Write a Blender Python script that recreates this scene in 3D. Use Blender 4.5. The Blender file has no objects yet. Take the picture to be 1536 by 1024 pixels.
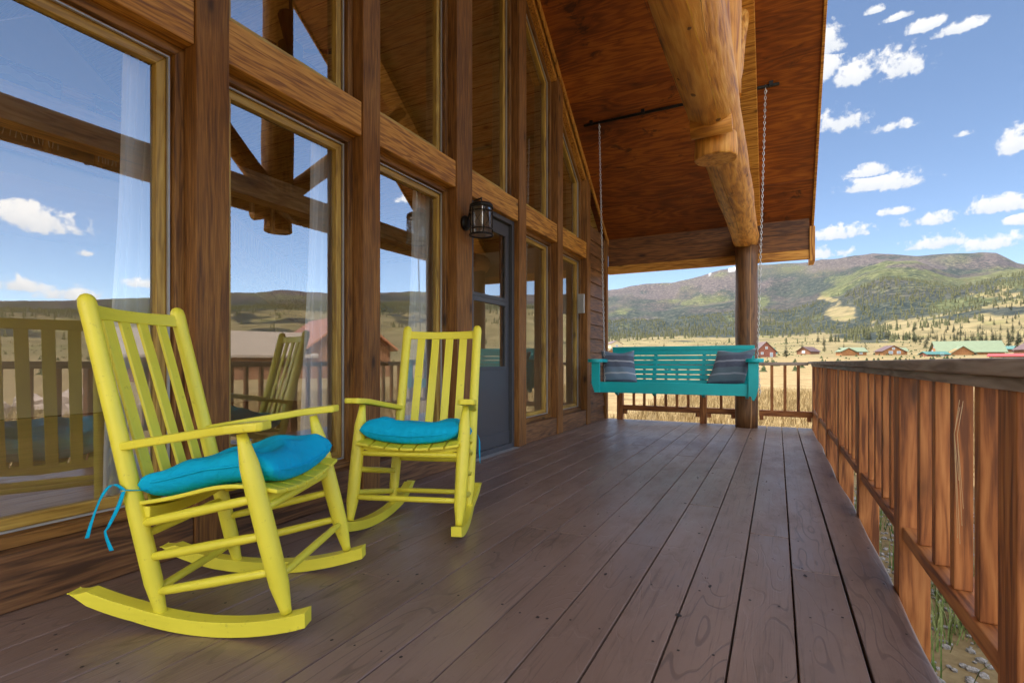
import bpy, bmesh, math, random
import numpy as np
from mathutils import Vector, Matrix
random.seed(7); RNG = np.random.default_rng(11)
C = bpy.context.scene.collection
R = math.radians; PI = math.pi
# ------------------------------------------------------------------ measured camera
FPX, HOR, EYE = 780.0, 543.0, 0.86
TH = math.atan(398 / FPX); SN, CS = math.sin(TH), math.cos(TH)
def dirh(px):                     # horizontal direction of an image column, unit depth
    u = (px - 768) / FPX
    return (-SN + u * CS, CS + u * SN)
# ------------------------------------------------------------------ scene helpers
def link(o, parent=None):
    C.objects.link(o)
    if parent is not None: o.parent = parent
    return o
def tag(o, label=None, cat=None, group=None, kind=None):
    if label: o['label'] = label
    if cat: o['category'] = cat
    if group: o['group'] = group
    if kind: o['kind'] = kind
    return o
def thing(name, label, cat, loc=(0, 0, 0), rz=0, group=None):
    o = bpy.data.objects.new(name, None); C.objects.link(o)
    o.location = loc; o.rotation_euler = (0, 0, rz); o.empty_display_size = .1
    return tag(o, label, cat, group)
def dup(root, loc, rz, label, group=None, scale=None):
    r = root.copy(); C.objects.link(r); r.location = loc; r.rotation_euler = (0, 0, rz)
    if scale: r.scale = scale
    tag(r, label, None, group)
    for ch in list(root.children):
        c = ch.copy(); C.objects.link(c); c.parent = r
        for g in ch.children:
            d = g.copy(); C.objects.link(d); d.parent = c
    return r
# ------------------------------------------------------------------ mesh builder; 'gc' = grain coordinates
class MB:
    def __init__(s): s.v = []; s.f = []; s.g = []; s.sm = []; s.mi = []
    def add(s, vs, fs, gs, smooth=False, mi=0):
        b = len(s.v); s.v += [tuple(p) for p in vs]; s.g += [tuple(p) for p in gs]
        for f in fs: s.f.append([b + i for i in f]); s.sm.append(smooth); s.mi.append(mi)
        return s
    def box(s, lo, hi, M=None, axis=None, mi=0):
        lo = Vector(lo); hi = Vector(hi); d = hi - lo
        if axis is None: axis = max(range(3), key=lambda i: d[i])
        o = [random.uniform(0, 60) for _ in range(3)]
        a1, a2 = [(1, 2), (0, 2), (0, 1)][axis]
        vs = []; gs = []
        for x in (0, 1):
            for y in (0, 1):
                for z in (0, 1):
                    p = Vector((hi.x if x else lo.x, hi.y if y else lo.y, hi.z if z else lo.z))
                    gs.append((p[axis] + o[0], p[a1] + o[1], p[a2] + o[2]))
                    vs.append(M @ p if M is not None else p)
        fs = [(0, 1, 3, 2), (4, 6, 7, 5), (0, 4, 5, 1), (2, 3, 7, 6), (0, 2, 6, 4), (1, 5, 7, 3)]
        return s.add(vs, fs, gs, False, mi)
    def bar(s, a, b, w, h, up=(0, 0, 1), mi=0):
        a = Vector(a); b = Vector(b); z = (b - a); L = z.length; z.normalize()
        x = Vector(up).cross(z)
        if x.length < 1e-4: x = Vector((1, 0, 0)).cross(z)
        x.normalize(); y = z.cross(x)
        M = Matrix((x, y, z)).transposed().to_4x4(); M.translation = a
        return s.box((-w / 2, -h / 2, 0), (w / 2, h / 2, L), M, 2, mi)
    def tube(s, pts, rad, n=12, cap=True, smooth=True, mi=0, flat=1.0, jit=0):
        pts = [Vector(p) for p in pts]; k = len(pts)
        if not hasattr(rad, '__len__'): rad = [rad] * k
        o = [random.uniform(0, 60) for _ in range(3)]
        t0 = (pts[1] - pts[0]).normalized()
        up = Vector((0, 0, 1)) if abs(t0.z) < .9 else Vector((1, 0, 0))
        x = up.cross(t0).normalized(); vs = []; gs = []; L = 0
        for i, p in enumerate(pts):
            t = (pts[min(i + 1, k - 1)] - pts[max(i - 1, 0)]).normalized()
            x = (x - t * x.dot(t)).normalized(); y = t.cross(x)
            if i: L += (p - pts[i - 1]).length
            for j in range(n):
                a = 2 * PI * j / n; r = rad[i] * (1 + (random.uniform(-jit, jit) if jit else 0))
                vs.append(p + x * (math.cos(a) * r) + y * (math.sin(a) * r * flat))
                gs.append((L + o[0], math.cos(a) * r + o[1], math.sin(a) * r + o[2]))
        fs = []
        for i in range(k - 1):
            for j in range(n):
                fs.append((i * n + j, i * n + (j + 1) % n, (i + 1) * n + (j + 1) % n, (i + 1) * n + j))
        s.add(vs, fs, gs, smooth, mi)
        if cap:
            b = len(s.v) - k * n
            s.f.append([b + j for j in range(n)][::-1]); s.sm.append(False); s.mi.append(mi)
            s.f.append([b + (k - 1) * n + j for j in range(n)]); s.sm.append(False); s.mi.append(mi)
        return s
    def prism(s, poly, x0, x1, mi=0, swap=None):
        """poly in (Y,Z), extruded along X (or mapped through swap)"""
        n = len(poly); o = [random.uniform(0, 60) for _ in range(3)]
        vs = [(x0, p[0], p[1]) for p in poly] + [(x1, p[0], p[1]) for p in poly]
        gs = [(p[1] + o[0], p[0] + o[1], x + o[2]) for x in (x0, x1) for p in poly]
        if swap: vs = [swap(v) for v in vs]
        fs = [list(range(n))[::-1], [n + i for i in range(n)]] + [(i, (i + 1) % n, n + (i + 1) % n, n + i) for i in range(n)]
        return s.add(vs, fs, gs, False, mi)
    def ring(s, po, pi, x0, x1, mi=0):
        """frame between two polygons; each side is its own mitred stick"""
        n = len(po)
        for i in range(n):
            j = (i + 1) % n; q = [po[i], po[j], pi[j], pi[i]]
            o = [random.uniform(0, 60) for _ in range(3)]
            d = Vector((po[j][0] - po[i][0], po[j][1] - po[i][1])).normalized()
            vs = [(x, p[0], p[1]) for x in (x0, x1) for p in q]
            gs = [(p[0] * d.x + p[1] * d.y + o[0], -p[0] * d.y + p[1] * d.x + o[1], x + o[2]) for x in (x0, x1) for p in q]
            s.add(vs, [(3, 2, 1, 0), (4, 5, 6, 7), (0, 1, 5, 4), (1, 2, 6, 5), (2, 3, 7, 6), (3, 0, 4, 7)], gs, False, mi)
        return s
    def lathe(s, prof, n=20, c=(0, 0, 0), mi=0):
        return s.tube([(c[0], c[1], c[2] + z) for r, z in prof], [r for r, z in prof], n, True, True, mi)
    def grid(s, fn, nu, nv, gfn=None, wrapu=False, smooth=True, mi=0):
        vs = []; gs = []
        for i in range(nu):
            for j in range(nv):
                p = fn(i / (nu - 1), j / (nv - 1)); vs.append(p)
                gs.append(gfn(i / (nu - 1), j / (nv - 1)) if gfn else p)
        fs = [(i * nv + j, (i + 1) * nv + j, (i + 1) * nv + j + 1, i * nv + j + 1) for i in range(nu - 1) for j in range(nv - 1)]
        return s.add(vs, fs, gs, smooth, mi)
    def build(s, name, mat, parent=None, bevel=0, seg=2, fix=True):
        me = bpy.data.meshes.new(name); me.from_pydata(s.v, [], s.f)
        a = me.attributes.new('gc', 'FLOAT_VECTOR', 'POINT'); a.data.foreach_set('vector', np.array(s.g, np.float32).ravel())
        me.polygons.foreach_set('use_smooth', s.sm); me.polygons.foreach_set('material_index', s.mi)
        for m in (mat if isinstance(mat, (list, tuple)) else [mat]): me.materials.append(m)
        if fix:
            bm = bmesh.new(); bm.from_mesh(me); bmesh.ops.recalc_face_normals(bm, faces=bm.faces); bm.to_mesh(me); bm.free()
        me.update()
        o = link(bpy.data.objects.new(name, me), parent)
        if bevel:
            b = o.modifiers.new('edge', 'BEVEL'); b.width = bevel; b.segments = seg; b.limit_method = 'ANGLE'; b.angle_limit = R(40)
        return o
def fast_mesh(name, V, F, mat, parent=None, smooth=False, attrs=None):
    """numpy mesh: V (n,3), F (m,k)"""
    me = bpy.data.meshes.new(name); k = F.shape[1]
    me.vertices.add(len(V)); me.vertices.foreach_set('co', V.astype(np.float32).ravel())
    me.loops.add(F.size); me.loops.foreach_set('vertex_index', F.astype(np.int32).ravel())
    me.polygons.add(len(F)); me.polygons.foreach_set('loop_start', np.arange(0, F.size, k, dtype=np.int32))
    me.polygons.foreach_set('use_smooth', np.full(len(F), smooth))
    for nm, arr in (attrs or {}).items():
        a = me.attributes.new(nm, 'FLOAT_VECTOR', 'POINT'); a.data.foreach_set('vector', arr.astype(np.float32).ravel())
    me.update(calc_edges=True); me.validate(); me.materials.append(mat)
    return link(bpy.data.objects.new(name, me), parent)
# ------------------------------------------------------------------ material helpers
class NT:
    def __init__(s, name):
        s.m = bpy.data.materials.new(name); s.m.use_nodes = True; s.t = s.m.node_tree
        s.t.nodes.clear(); s.out = s.n('ShaderNodeOutputMaterial')
    def n(s, typ, **kw):
        nd = s.t.nodes.new(typ)
        for k, v in kw.items():
            if k.startswith('i_'):
                key = k[2:]; key = int(key) if key.isdigit() else key.replace('_', ' ')
                sk = nd.inputs[key]
                if hasattr(v, 'is_output') or isinstance(v, bpy.types.NodeSocket): s.t.links.new(v, sk)
                else: sk.default_value = v
            else: setattr(nd, k, v)
        return nd
    def math(s, op, a, b=None, c=None, clamp=False):
        nd = s.n('ShaderNodeMath', operation=op, use_clamp=clamp)
        for i, v in enumerate((a, b, c)):
            if v is None: continue
            if isinstance(v, bpy.types.NodeSocket): s.t.links.new(v, nd.inputs[i])
            else: nd.inputs[i].default_value = v
        return nd.outputs[0]
    def mapr(s, v, a, b, c=0., d=1., smooth=False):
        nd = s.n('ShaderNodeMapRange', i_0=v, i_1=a, i_2=b, i_3=c, i_4=d)
        if smooth: nd.interpolation_type = 'SMOOTHSTEP'
        return nd.outputs[0]
    def mix(s, f, a, b, blend='MIX'):
        nd = s.n('ShaderNodeMix', data_type='RGBA', blend_type=blend, clamp_factor=True)
        for i, v in ((0, f), (6, a), (7, b)):
            if isinstance(v, bpy.types.NodeSocket): s.t.links.new(v, nd.inputs[i])
            else: nd.inputs[i].default_value = (v if i == 0 else ((*v, 1) if len(v) == 3 else v))
        return nd.outputs[2]
    def noise(s, vec, scale, detail=4, rough=.55, dist=0, col=False):
        nd = s.n('ShaderNodeTexNoise', i_Scale=scale, i_Detail=detail, i_Roughness=rough, i_Distortion=dist)
        if vec is not None: s.t.links.new(vec, nd.inputs['Vector'])
        return nd.outputs['Color' if col else 'Fac']
    def ramp(s, f, stops):
        nd = s.n('ShaderNodeValToRGB'); cr = nd.color_ramp
        while len(cr.elements) < len(stops): cr.elements.new(.5)
        for e, (p, c) in zip(cr.elements, stops): e.position = p; e.color = (*c, 1) if len(c) == 3 else c
        s.t.links.new(f, nd.inputs[0]); return nd.outputs[0]
    def gc(s): return s.n('ShaderNodeAttribute', attribute_name='gc').outputs['Vector']
    def scale(s, v, sc): return s.n('ShaderNodeVectorMath', operation='MULTIPLY', i_0=v, i_1=sc).outputs[0]
    def vadd(s, v, w): return s.n('ShaderNodeVectorMath', operation='ADD', i_0=v, i_1=w).outputs[0]
    def sep(s, v): return s.n('ShaderNodeSeparateXYZ', i_0=v).outputs
    def bump(s, h, dist=.002, st=.6): return s.n('ShaderNodeBump', i_Height=h, i_Distance=dist, i_Strength=st).outputs[0]
    def bsdf(s, col, rough=.6, nrm=None, **kw):
        b = s.n('ShaderNodeBsdfPrincipled')
        for k, v in (('Base Color', col), ('Roughness', rough), *[(k.replace('_', ' '), v) for k, v in kw.items()]):
            if isinstance(v, bpy.types.NodeSocket): s.t.links.new(v, b.inputs[k])
            else: b.inputs[k].default_value = (*v, 1) if (hasattr(v, '__len__') and len(v) == 3 and k != 'Normal') else v
        if nrm is not None: s.t.links.new(nrm, b.inputs['Normal'])
        s.t.links.new(b.outputs[0], s.out.inputs[0]); return s.m
def wood(name, dark, mid, light, rough=.6, bump=.0015, fine=60, rings=14, knots=True, wear=None, swirl=0.0, ra=.10, kn=.55):
    t = NT(name); g = t.gc()
    warp = t.noise(t.scale(g, (1.2, 4, 4)), 1.0, 2, col=True)
    w = t.vadd(g, t.n('ShaderNodeVectorMath', operation='MULTIPLY', i_0=t.vadd(warp, (-.5, -.5, -.5)), i_1=(.2, .05 + swirl, .05 + swirl)).outputs[0])
    # annual rings : distance from a wandering axis
    rg = t.noise(t.scale(w, (.9, rings, rings)), 1.0, 3, .6)
    ringv = t.math('SINE', t.math('MULTIPLY', rg, 46.0))
    fib = t.noise(t.scale(w, (3, fine, fine)), 1.0, 5, .65)
    big = t.noise(t.scale(g, (.8, 2.5, 2.5)), 1.0, 3)
    f = t.math('ADD', t.math('MULTIPLY', ringv, ra), t.math('ADD', t.math('MULTIPLY', fib, .85), t.math('MULTIPLY', big, .45)))
    f = t.math('SUBTRACT', f, .16)
    col = t.ramp(f, [(.3, dark), (.49, mid), (.7, light)])
    if knots:
        vo = t.n('ShaderNodeTexVoronoi', i_Scale=1.0, i_Randomness=1.0); t.t.links.new(t.scale(w, (2.3, 6.5, 6.5)), vo.inputs['Vector'])
        kd = vo.outputs['Distance']; sel = t.math('GREATER_THAN', t.sep(vo.outputs['Color'])[0], .55)
        km = t.math('MULTIPLY', t.mapr(kd, .05, .16, 1, 0, True), sel)
        halo = t.math('MULTIPLY', t.mapr(kd, .1, .34, .45, 0, True), sel)
        col = t.mix(halo, col, tuple(c * .55 for c in mid)); col = t.mix(t.math('MULTIPLY', km, .85), col, tuple(c * .35 for c in dark))
    if wear:
        wv = t.mapr(t.noise(t.scale(g, (1.3, 7, 7)), 1.0, 6, .7), .56, .72, 0, 1, True)
        col = t.mix(t.math('MULTIPLY', wv, .7), col, wear)
    h = t.math('ADD', fib, t.math('MULTIPLY', ringv, .12))
    rv = t.mapr(fib, .3, .7, rough - .07, rough + .1)
    return t.bsdf(col, rv, t.bump(h, bump, .7))
def paint(name, col, rough=.45, bump=.0006, var=.12, dirt=None):
    t = NT(name); g = t.gc()
    b = t.noise(g, 3.2, 4); fb = t.noise(t.scale(g, (5, 90, 90)), 1, 4)
    c = t.mix(t.mapr(b, .3, .7, 0, 1), tuple(x * (1 - var) for x in col), tuple(min(1, x * (1 + var * .5)) for x in col))
    c = t.mix(t.mapr(fb, .42, .72, 0, .25), c, tuple(x * .8 for x in col))
    if dirt is not None:
        d = t.mapr(t.noise(g, 38, 3, .7), .62, .72, 0, .3, True); c = t.mix(d, c, dirt)
    return t.bsdf(c, t.mapr(b, .3, .7, rough - .06, rough + .08), t.bump(fb, bump, .6))
def plain(name, col, rough=.6, metal=0., var=.1, sc=8.):
    t = NT(name); n = t.noise(t.gc(), sc, 4)
    return t.bsdf(t.mix(t.mapr(n, .3, .7), tuple(c * (1 - var) for c in col), tuple(min(1, c * (1 + var)) for c in col)), rough, None, Metallic=metal)
def deckwood():
    t = NT('painted_deck_board'); g = t.gc()
    fib = t.noise(t.scale(g, (2.2, 75, 75)), 1, 5, .65); big = t.noise(t.scale(g, (.7, 2, 2)), 1, 4, .6); blot = t.noise(t.scale(g, (3, 7, 7)), 1, 5, .7)
    warp = t.noise(t.scale(g, (1.1, 5, 5)), 1, 2, .5); fig = t.math('SINE', t.math('MULTIPLY', warp, 75.0)); fm = t.mapr(fig, .82, 1, 0, 1, True)
    sel = t.mapr(t.noise(t.scale(g, (.5, 4, 4)), 1, 2), .5, .62, 0, 1, True)
    c = t.mix(t.mapr(big, .3, .7), (.192, .122, .094), (.275, .185, .15))
    c = t.mix(t.mapr(blot, .5, .72, 0, .5, True), c, (.13, .082, .058)); c = t.mix(t.mapr(fib, .54, .7, 0, .65, True), c, (.095, .062, .048))
    c = t.mix(t.math('MULTIPLY', t.math('MULTIPLY', fm, sel), .55), c, (.09, .06, .052))
    c = t.mix(t.mapr(t.noise(t.scale(g, (6, 16, 16)), 1, 4, .75), .66, .74, 0, .55, True), c, (.075, .05, .04))
    h = t.math('ADD', fib, t.math('MULTIPLY', fm, -.35))
    sc = t.noise(t.scale(g, (14, 130, 130)), 1, 3, .7); spot = t.noise(t.scale(g, (2.2, 3.5, 3.5)), 1, 3)
    c = t.mix(t.math('MULTIPLY', t.mapr(sc, .66, .74, 0, 1, True), t.mapr(spot, .5, .65, 0, .6, True)), c, (.34, .29, .27))
    c = t.mix(t.mapr(t.noise(t.scale(g, (35, 35, 35)), 1, 3, .8), .70, .76, 0, .6, True), c, (.06, .042, .036))
    return t.bsdf(c, t.mapr(blot, .3, .7, .27, .44), t.bump(h, .0016, .7))
M = {}
M['post'] = wood('rough_sawn_brown', (.095, .035, .007), (.235, .095, .019), (.38, .175, .042), .72, .008, 110, 9, ra=.045)
M['beam'] = wood('golden_bounce_lit_timber', (.24, .085, .010), (.54, .235, .034), (.70, .36, .07), .62, .003, 60, 12)  # gold partly the wood's own, partly bounce light put into the colour
M['trim'] = wood('window_trim_wood', (.09, .036, .008), (.22, .095, .02), (.34, .165, .04), .6, .0015, 60, 12)
M['frame'] = wood('yellow_pine_frame', (.30, .17, .028), (.48, .29, .055), (.60, .40, .09), .5, .0008, 45, 10)
def plywood():
    t = NT('soffit_plywood'); g = t.gc(); big = t.noise(g, 1.4, 4, .6); fib = t.noise(t.scale(g, (5, 75, 30)), 1, 5, .7)
    warp = t.noise(t.scale(g, (1.1, 3.2, 2)), 1, 3, .55); fig = t.math('SINE', t.math('ADD', t.math('MULTIPLY', warp, 85.0), t.math('MULTIPLY', fib, 3.0)))
    f = t.math('ADD', t.math('MULTIPLY', big, .75), t.math('ADD', t.math('MULTIPLY', fig, .06), t.math('MULTIPLY', fib, .42))); f = t.math('SUBTRACT', f, .09)
    c = t.ramp(f, [(.28, (.062, .014, .002)), (.5, (.245, .062, .006)), (.74, (.50, .16, .018))])
    pat = t.math('MULTIPLY', t.mapr(t.noise(g, 6, 4, .7, 1.0), .55, .68, 0, .75, True), t.mapr(t.noise(g, 1.1, 2), .48, .58, 0, 1, True)); c = t.mix(pat, c, (.035, .012, .004))
    return t.bsdf(c, .5, t.bump(fib, .001, .6))
M['soffit'] = plywood()
M['siding'] = wood('lap_siding', (.07, .03, .012), (.17, .075, .028), (.27, .13, .05), .65, .0015, 55, 12)
M['eave'] = wood('eave_boards', (.06, .02, .006), (.15, .055, .014), (.25, .10, .026), .6, .0015, 45, 10)
M['log'] = wood('peeled_log', (.28, .09, .012), (.62, .27, .042), (.80, .44, .11), .6, .009, 38, 3, ra=.06)
M['porchpost'] = wood('stained_post', (.07, .03, .012), (.155, .07, .026), (.22, .105, .04), .5, .002, 40, 8)
M['deck'] = deckwood()
M['rail'] = wood('railing_redwood', (.14, .04, .010), (.36, .122, .032), (.50, .205, .062), .55, .0015, 55, 10)
M['cap'] = wood('weathered_rail_cap', (.20, .14, .105), (.34, .265, .215), (.43, .35, .30), .6, .0018, 60, 10)
M['pine'] = wood('ceiling_pine_plank', (.36, .20, .05), (.58, .36, .105), (.68, .46, .16), .5, .0006, 40, 10)
M['loftlog'] = wood('loft_log', (.3, .16, .05), (.5, .3, .1), (.6, .4, .17), .45, .001, 22, 6)
M['yellow'] = paint('yellow_paint', (.90, .79, .06), .42, .0009, .1, (.36, .28, .04))
M['teal'] = paint('teal_paint', (.004, .47, .50), .4, .0008, .14)
M['doorpaint'] = paint('slate_door_paint', (.07, .072, .08), .45, .0002, .06)
M['black'] = plain('black_iron', (.012, .012, .013), .45, .4)
M['steel'] = plain('galvanised_chain', (.55, .55, .54), .35, .9)
M['gray'] = plain('aluminium_trim', (.45, .46, .47), .4, .3)
M['white'] = plain('white_plastic', (.5, .5, .49), .4)
M['plaster'] = plain('beige_plaster', (.66, .54, .33), .8, 0, .04, 2.)
M['darkfloor'] = wood('interior_floor', (.25, .14, .06), (.42, .26, .12), (.52, .35, .18), .4, .0005, 40)
M['concrete'] = plain('concrete_pier', (.3, .29, .27), .9)
M['nail'] = plain('nail_head', (.018, .013, .012), .6)
def m_fabric(name, col, sc=900, rough=.85, wr=.010):
    t = NT(name); g = t.gc(); n = t.noise(g, 7, 5, .65); w = t.noise(t.scale(g, (1, .45, 1)), 22, 4, .55, 1.6); f = t.noise(g, sc, 2)
    c = t.mix(t.mapr(n, .3, .7), tuple(x * .88 for x in col), col)
    return t.bsdf(c, rough, t.bump(t.math('ADD', w, t.math('MULTIPLY', f, .12)), wr, .55), Specular_IOR_Level=.25)
M['cyan'] = m_fabric('turquoise_canvas', (.0, .47, .75))
def m_pillow(name, a, b, lineC):
    t = NT(name); g = t.gc(); z = t.sep(g)[2]
    z = t.math('ADD', z, t.math('MULTIPLY', t.math('SUBTRACT', t.noise(t.scale(g, (6, 6, 2)), 1, 3), .5), .03))
    fr = t.math('FRACT', t.math('MULTIPLY_ADD', z, 1 / .31, .07))
    two = t.math('GREATER_THAN', fr, .5)
    thr = t.noise(t.scale(g, (30, 30, 420)), 1, 4)
    cc = t.mix(two, a, b); cc = t.mix(t.mapr(thr, .35, .7, 0, .45), cc, (.16, .2, .26))
    h = t.math('FRACT', t.math('MULTIPLY', fr, 2.0)); ln = t.math('LESS_THAN', t.math('ABSOLUTE', t.math('SUBTRACT', h, .5)), .065)
    return t.bsdf(t.mix(ln, cc, lineC), .9, t.bump(thr, .0015, .6), Sheen_Weight=.2)
M['pillow'] = m_pillow('striped_blue_weave', (.085, .105, .165), (.17, .25, .35), (.42, .46, .52))
M['pillow2'] = m_pillow('striped_slate_weave', (.06, .07, .115), (.10, .15, .19), (.27, .3, .36))
def m_pane():
    t = NT('window_glass')
    fr = t.n('ShaderNodeFresnel', i_IOR=1.5).outputs[0]
    fac = t.math('ADD', t.math('MULTIPLY', fr, 1.2), .21, clamp=True)
    g = t.n('ShaderNodeBsdfGlossy', i_Color=(1, 1, 1, 1), i_Roughness=0.0)
    tr = t.n("ShaderNodeBsdfTransparent", i_Color=(.97, .98, .97, 1))
    mx = t.n('ShaderNodeMixShader', i_0=fac, i_1=tr.outputs[0], i_2=g.outputs[0]); t.t.links.new(mx.outputs[0], t.out.inputs[0]); return t.m
M['pane'] = m_pane()
t = NT('clear_glass'); mx = t.n('ShaderNodeMixShader', i_0=.08, i_1=t.n('ShaderNodeBsdfTransparent').outputs[0], i_2=t.n('ShaderNodeBsdfGlossy', i_Roughness=0.0).outputs[0]); t.t.links.new(mx.outputs[0], t.out.inputs[0]); M['clear'] = t.m
def m_sheer():
    t = NT('sheer_curtain'); d = t.n('ShaderNodeBsdfDiffuse', i_Color=(.95, .95, .94, 1)); tl = t.n('ShaderNodeBsdfTranslucent', i_Color=(.75, .75, .72, 1))
    mx = t.n('ShaderNodeMixShader', i_0=.12, i_1=d.outputs[0], i_2=tl.outputs[0])
    tr = t.n('ShaderNodeBsdfTransparent'); m2 = t.n('ShaderNodeMixShader', i_0=.03, i_1=mx.outputs[0], i_2=tr.outputs[0])
    t.t.links.new(m2.outputs[0], t.out.inputs[0]); return t.m
M['sheer'] = m_sheer()
# ------------------------------------------------------------------ DECK
XW = -2.33; XE = .405; YE = 7.80; ROOFB = 6.01; RY = 3.70; SL = .80
def zr(y): return ROOFB - SL * abs(y - RY)          # underside of the roof above y
mb = MB(); pitch = (XE + 2.42) / 16; nails = MB()
joists = [-.9 + .42 * i for i in range(21)]
for i in range(16):
    x0 = -2.42 + pitch * i; gap = [.0025, .0045, .006][0 if i < 6 else (1 if i < 10 else 2)]
    cuts = sorted(random.sample([j for j in joists if 0 < j < 7.4], 2)); cuts = [-1.0] + [c for k, c in enumerate(cuts) if k == 0 or c - cuts[k - 1] > .9] + [YE]
    for a, b in zip(cuts, cuts[1:]):
        dz = random.uniform(-.0015, .0012)
        if i == 15:
            n = 24                                                  # the outermost board has a waney, worn edge
            o = [random.uniform(0, 60) for _ in range(3)]; vs = []; gs = []
            for k in range(n + 1):
                y = a + .002 + (b - a - .004) * k / n; xe = x0 + pitch + .006 * math.sin(y * 2.3) + .005 * math.sin(y * 5.1 + 1)
                for (x, z) in ((x0 + gap, dz), (xe - .008, dz), (xe, dz - .01), (xe - .004, -.038), (x0 + gap, -.038)):
                    vs.append((x, y, z)); gs.append((y + o[0], x + o[1], z + o[2]))
            fs = [(k * 5 + j, k * 5 + (j + 1) % 5, (k + 1) * 5 + (j + 1) % 5, (k + 1) * 5 + j) for k in range(n) for j in range(5)]
            fs += [tuple(range(5)), tuple(n * 5 + j for j in range(5))]
            mb.add(vs, fs, gs)
        else:
            mb.box((x0 + gap / 2, a + .001, -.038), (x0 + pitch - gap / 2, b - .001, dz), None, 1)
    for jy in joists:
        if jy < .2: continue
        for fx in (.22, .78):
            if random.random() < .22: continue
            x = x0 + pitch * (fx + random.uniform(-.05, .05)); y = jy + random.uniform(-.03, .03); r = random.uniform(.003, .0055)
            ps = [(x + r * math.cos(q * PI / 3), y + r * 1.2 * math.sin(q * PI / 3), .0022) for q in range(6)]
            nails.add(ps, [tuple(range(6))], ps)
deck = mb.build('deck', M['deck'], None, .003, 2); tag(deck, 'brown painted board deck of the covered porch', None, None, 'structure')
nails.build('nail_head', M['nail'], deck, fix=False)['kind'] = 'stuff'
kn = MB()                                                           # dark open knots in the boards
for px, y, rx, ry in ((-.30, 1.83, .011, .022), (.02, 1.55, .008, .022), (-.23, 2.12, .006, .02), (.1, 2.4, .007, .02), (.17, 1.62, .008, .02), (-.62, 2.05, .006, .016), (-.9, 2.6, .006, .018), (-.5, 3.3, .008, .02), (-.05, 3.9, .006, .02), (-1.3, 1.7, .005, .015), (-.72, 1.6, .006, .016), (-.35, 2.75, .006, .018)):
    n = 14; ph = random.random() * 6
    ps = [(px + rx * (1 + .25 * math.sin(3 * q * 2 * PI / n + ph)) * math.cos(q * 2 * PI / n), y + ry * (1 + .3 * math.sin(2 * q * 2 * PI / n + ph)) * math.sin(q * 2 * PI / n) * .6, .0026) for q in range(n)]
    kn.add(ps, [tuple(range(n))], ps)
kn.build('knot', M['nail'], deck, fix=False)['kind'] = 'stuff'
fr = MB(); fr.box((-2.42, -1, -.26), (XE - .03, -.96, -.04)); fr.box((-2.42, YE - .05, -.26), (XE - .03, YE - .01, -.04)); fr.box((XE - .07, -.955, -.26), (XE - .03, YE - .055, -.04))
for jy in joists[1:-1]: fr.box((-2.42, jy - .02, -.26), (XE - .075, jy + .02, -.041))
fr.build('deck_joist', M['eave'], deck)
# ------------------------------------------------------------------ LOG CABIN
cabin = thing('log_cabin', 'timber and glass gable front cabin with brown posts, tall windows and deep porch roof', 'cabin', (XW, 3.7, 0))
cabin.location = (0, 0, 0)
posts = [(.38, .54), (1.44, 1.60), (2.50, 2.66), (3.58, 3.82), (4.73, 4.90), (5.78, 5.94), (6.85, 6.99)]
for a, b in posts:
    p = MB(); p.prism([(a, 0.001), (b, 0.001), (b, zr(b) + .05), (a, zr(a) + .05)] if not (a < RY < b) else [(a, .001), (b, .001), (b, zr(b) + .05), (RY, ROOFB + .05), (a, zr(a) + .05)], XW - .235, XW)
    p.build('wall_post', M['post'], cabin, .006, 2)
hb = [(posts[i][1], posts[i + 1][0]) for i in range(6)]
for i, (a, b) in enumerate(hb):
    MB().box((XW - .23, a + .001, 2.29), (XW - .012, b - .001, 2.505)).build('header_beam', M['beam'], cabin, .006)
    if i != 3: MB().box((XW - .23, a + .001, .001), (XW - .015, b - .001, .20)).build('sill_beam', M['siding'], cabin, .006)
def inset(poly, d):
    n = len(poly); out = []
    for i in range(n):
        p0, p1, p2 = Vector(poly[i - 1]), Vector(poly[i]), Vector(poly[(i + 1) % n])
        e1 = (p1 - p0).normalized(); e2 = (p2 - p1).normalized()
        n1 = Vector((-e1.y, e1.x)); n2 = Vector((-e2.y, e2.x))
        k = (n1 + n2) / (1 + n1.dot(n2)); q = p1 + k * d; out.append((q.x, q.y))
    return out
def window(poly, lower):
    """poly counter-clockwise in (Y,Z)"""
    x0 = XW - .088
    a = inset(poly, .042); b = inset(poly, .056); c = inset(poly, .098)
    f = MB(); f.ring(b, c, x0 - .085, x0 - .045); w = f.build('window', M['frame'], cabin, .003)
    MB().ring(poly, a, x0 - .09, x0).build('trim', M['trim'], w, .003)
    MB().ring(a, b, x0 - .09, x0 - .03).build('stop', M['trim'], w, .002)
    MB().ring(inset(poly, .050), inset(poly, .057), x0 - .04, x0 - .026).build('caulk_bead', M['gray'], w)
    p = MB(); q = inset(poly, .09); xg = x0 - .07
    p.add([(xg, y, z) for y, z in q], [tuple(range(len(q)))], [(xg, y, z) for y, z in q]); p.build('pane', M['pane'], w, fix=False)
for i, (a, b) in enumerate(hb):
    if i != 3: window([(a, .201), (b, .201), (b, 2.289), (a, 2.289)], True)
    # upper window follows the roof slope
    off = .13
    top = [(b, zr(b) - off), (a, zr(a) - off)]
    window([(a, 2.506), (b, 2.506)] + top, False)
    t1 = MB(); t1.prism([(a + .001, zr(a) - off + .002), (b - .001, zr(b) - off + .002), (b - .001, zr(b) + .01), (a + .001, zr(a) + .01)], XW - .12, XW - .02); t1.build('rake_trim', M['beam'], cabin, .004)
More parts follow.
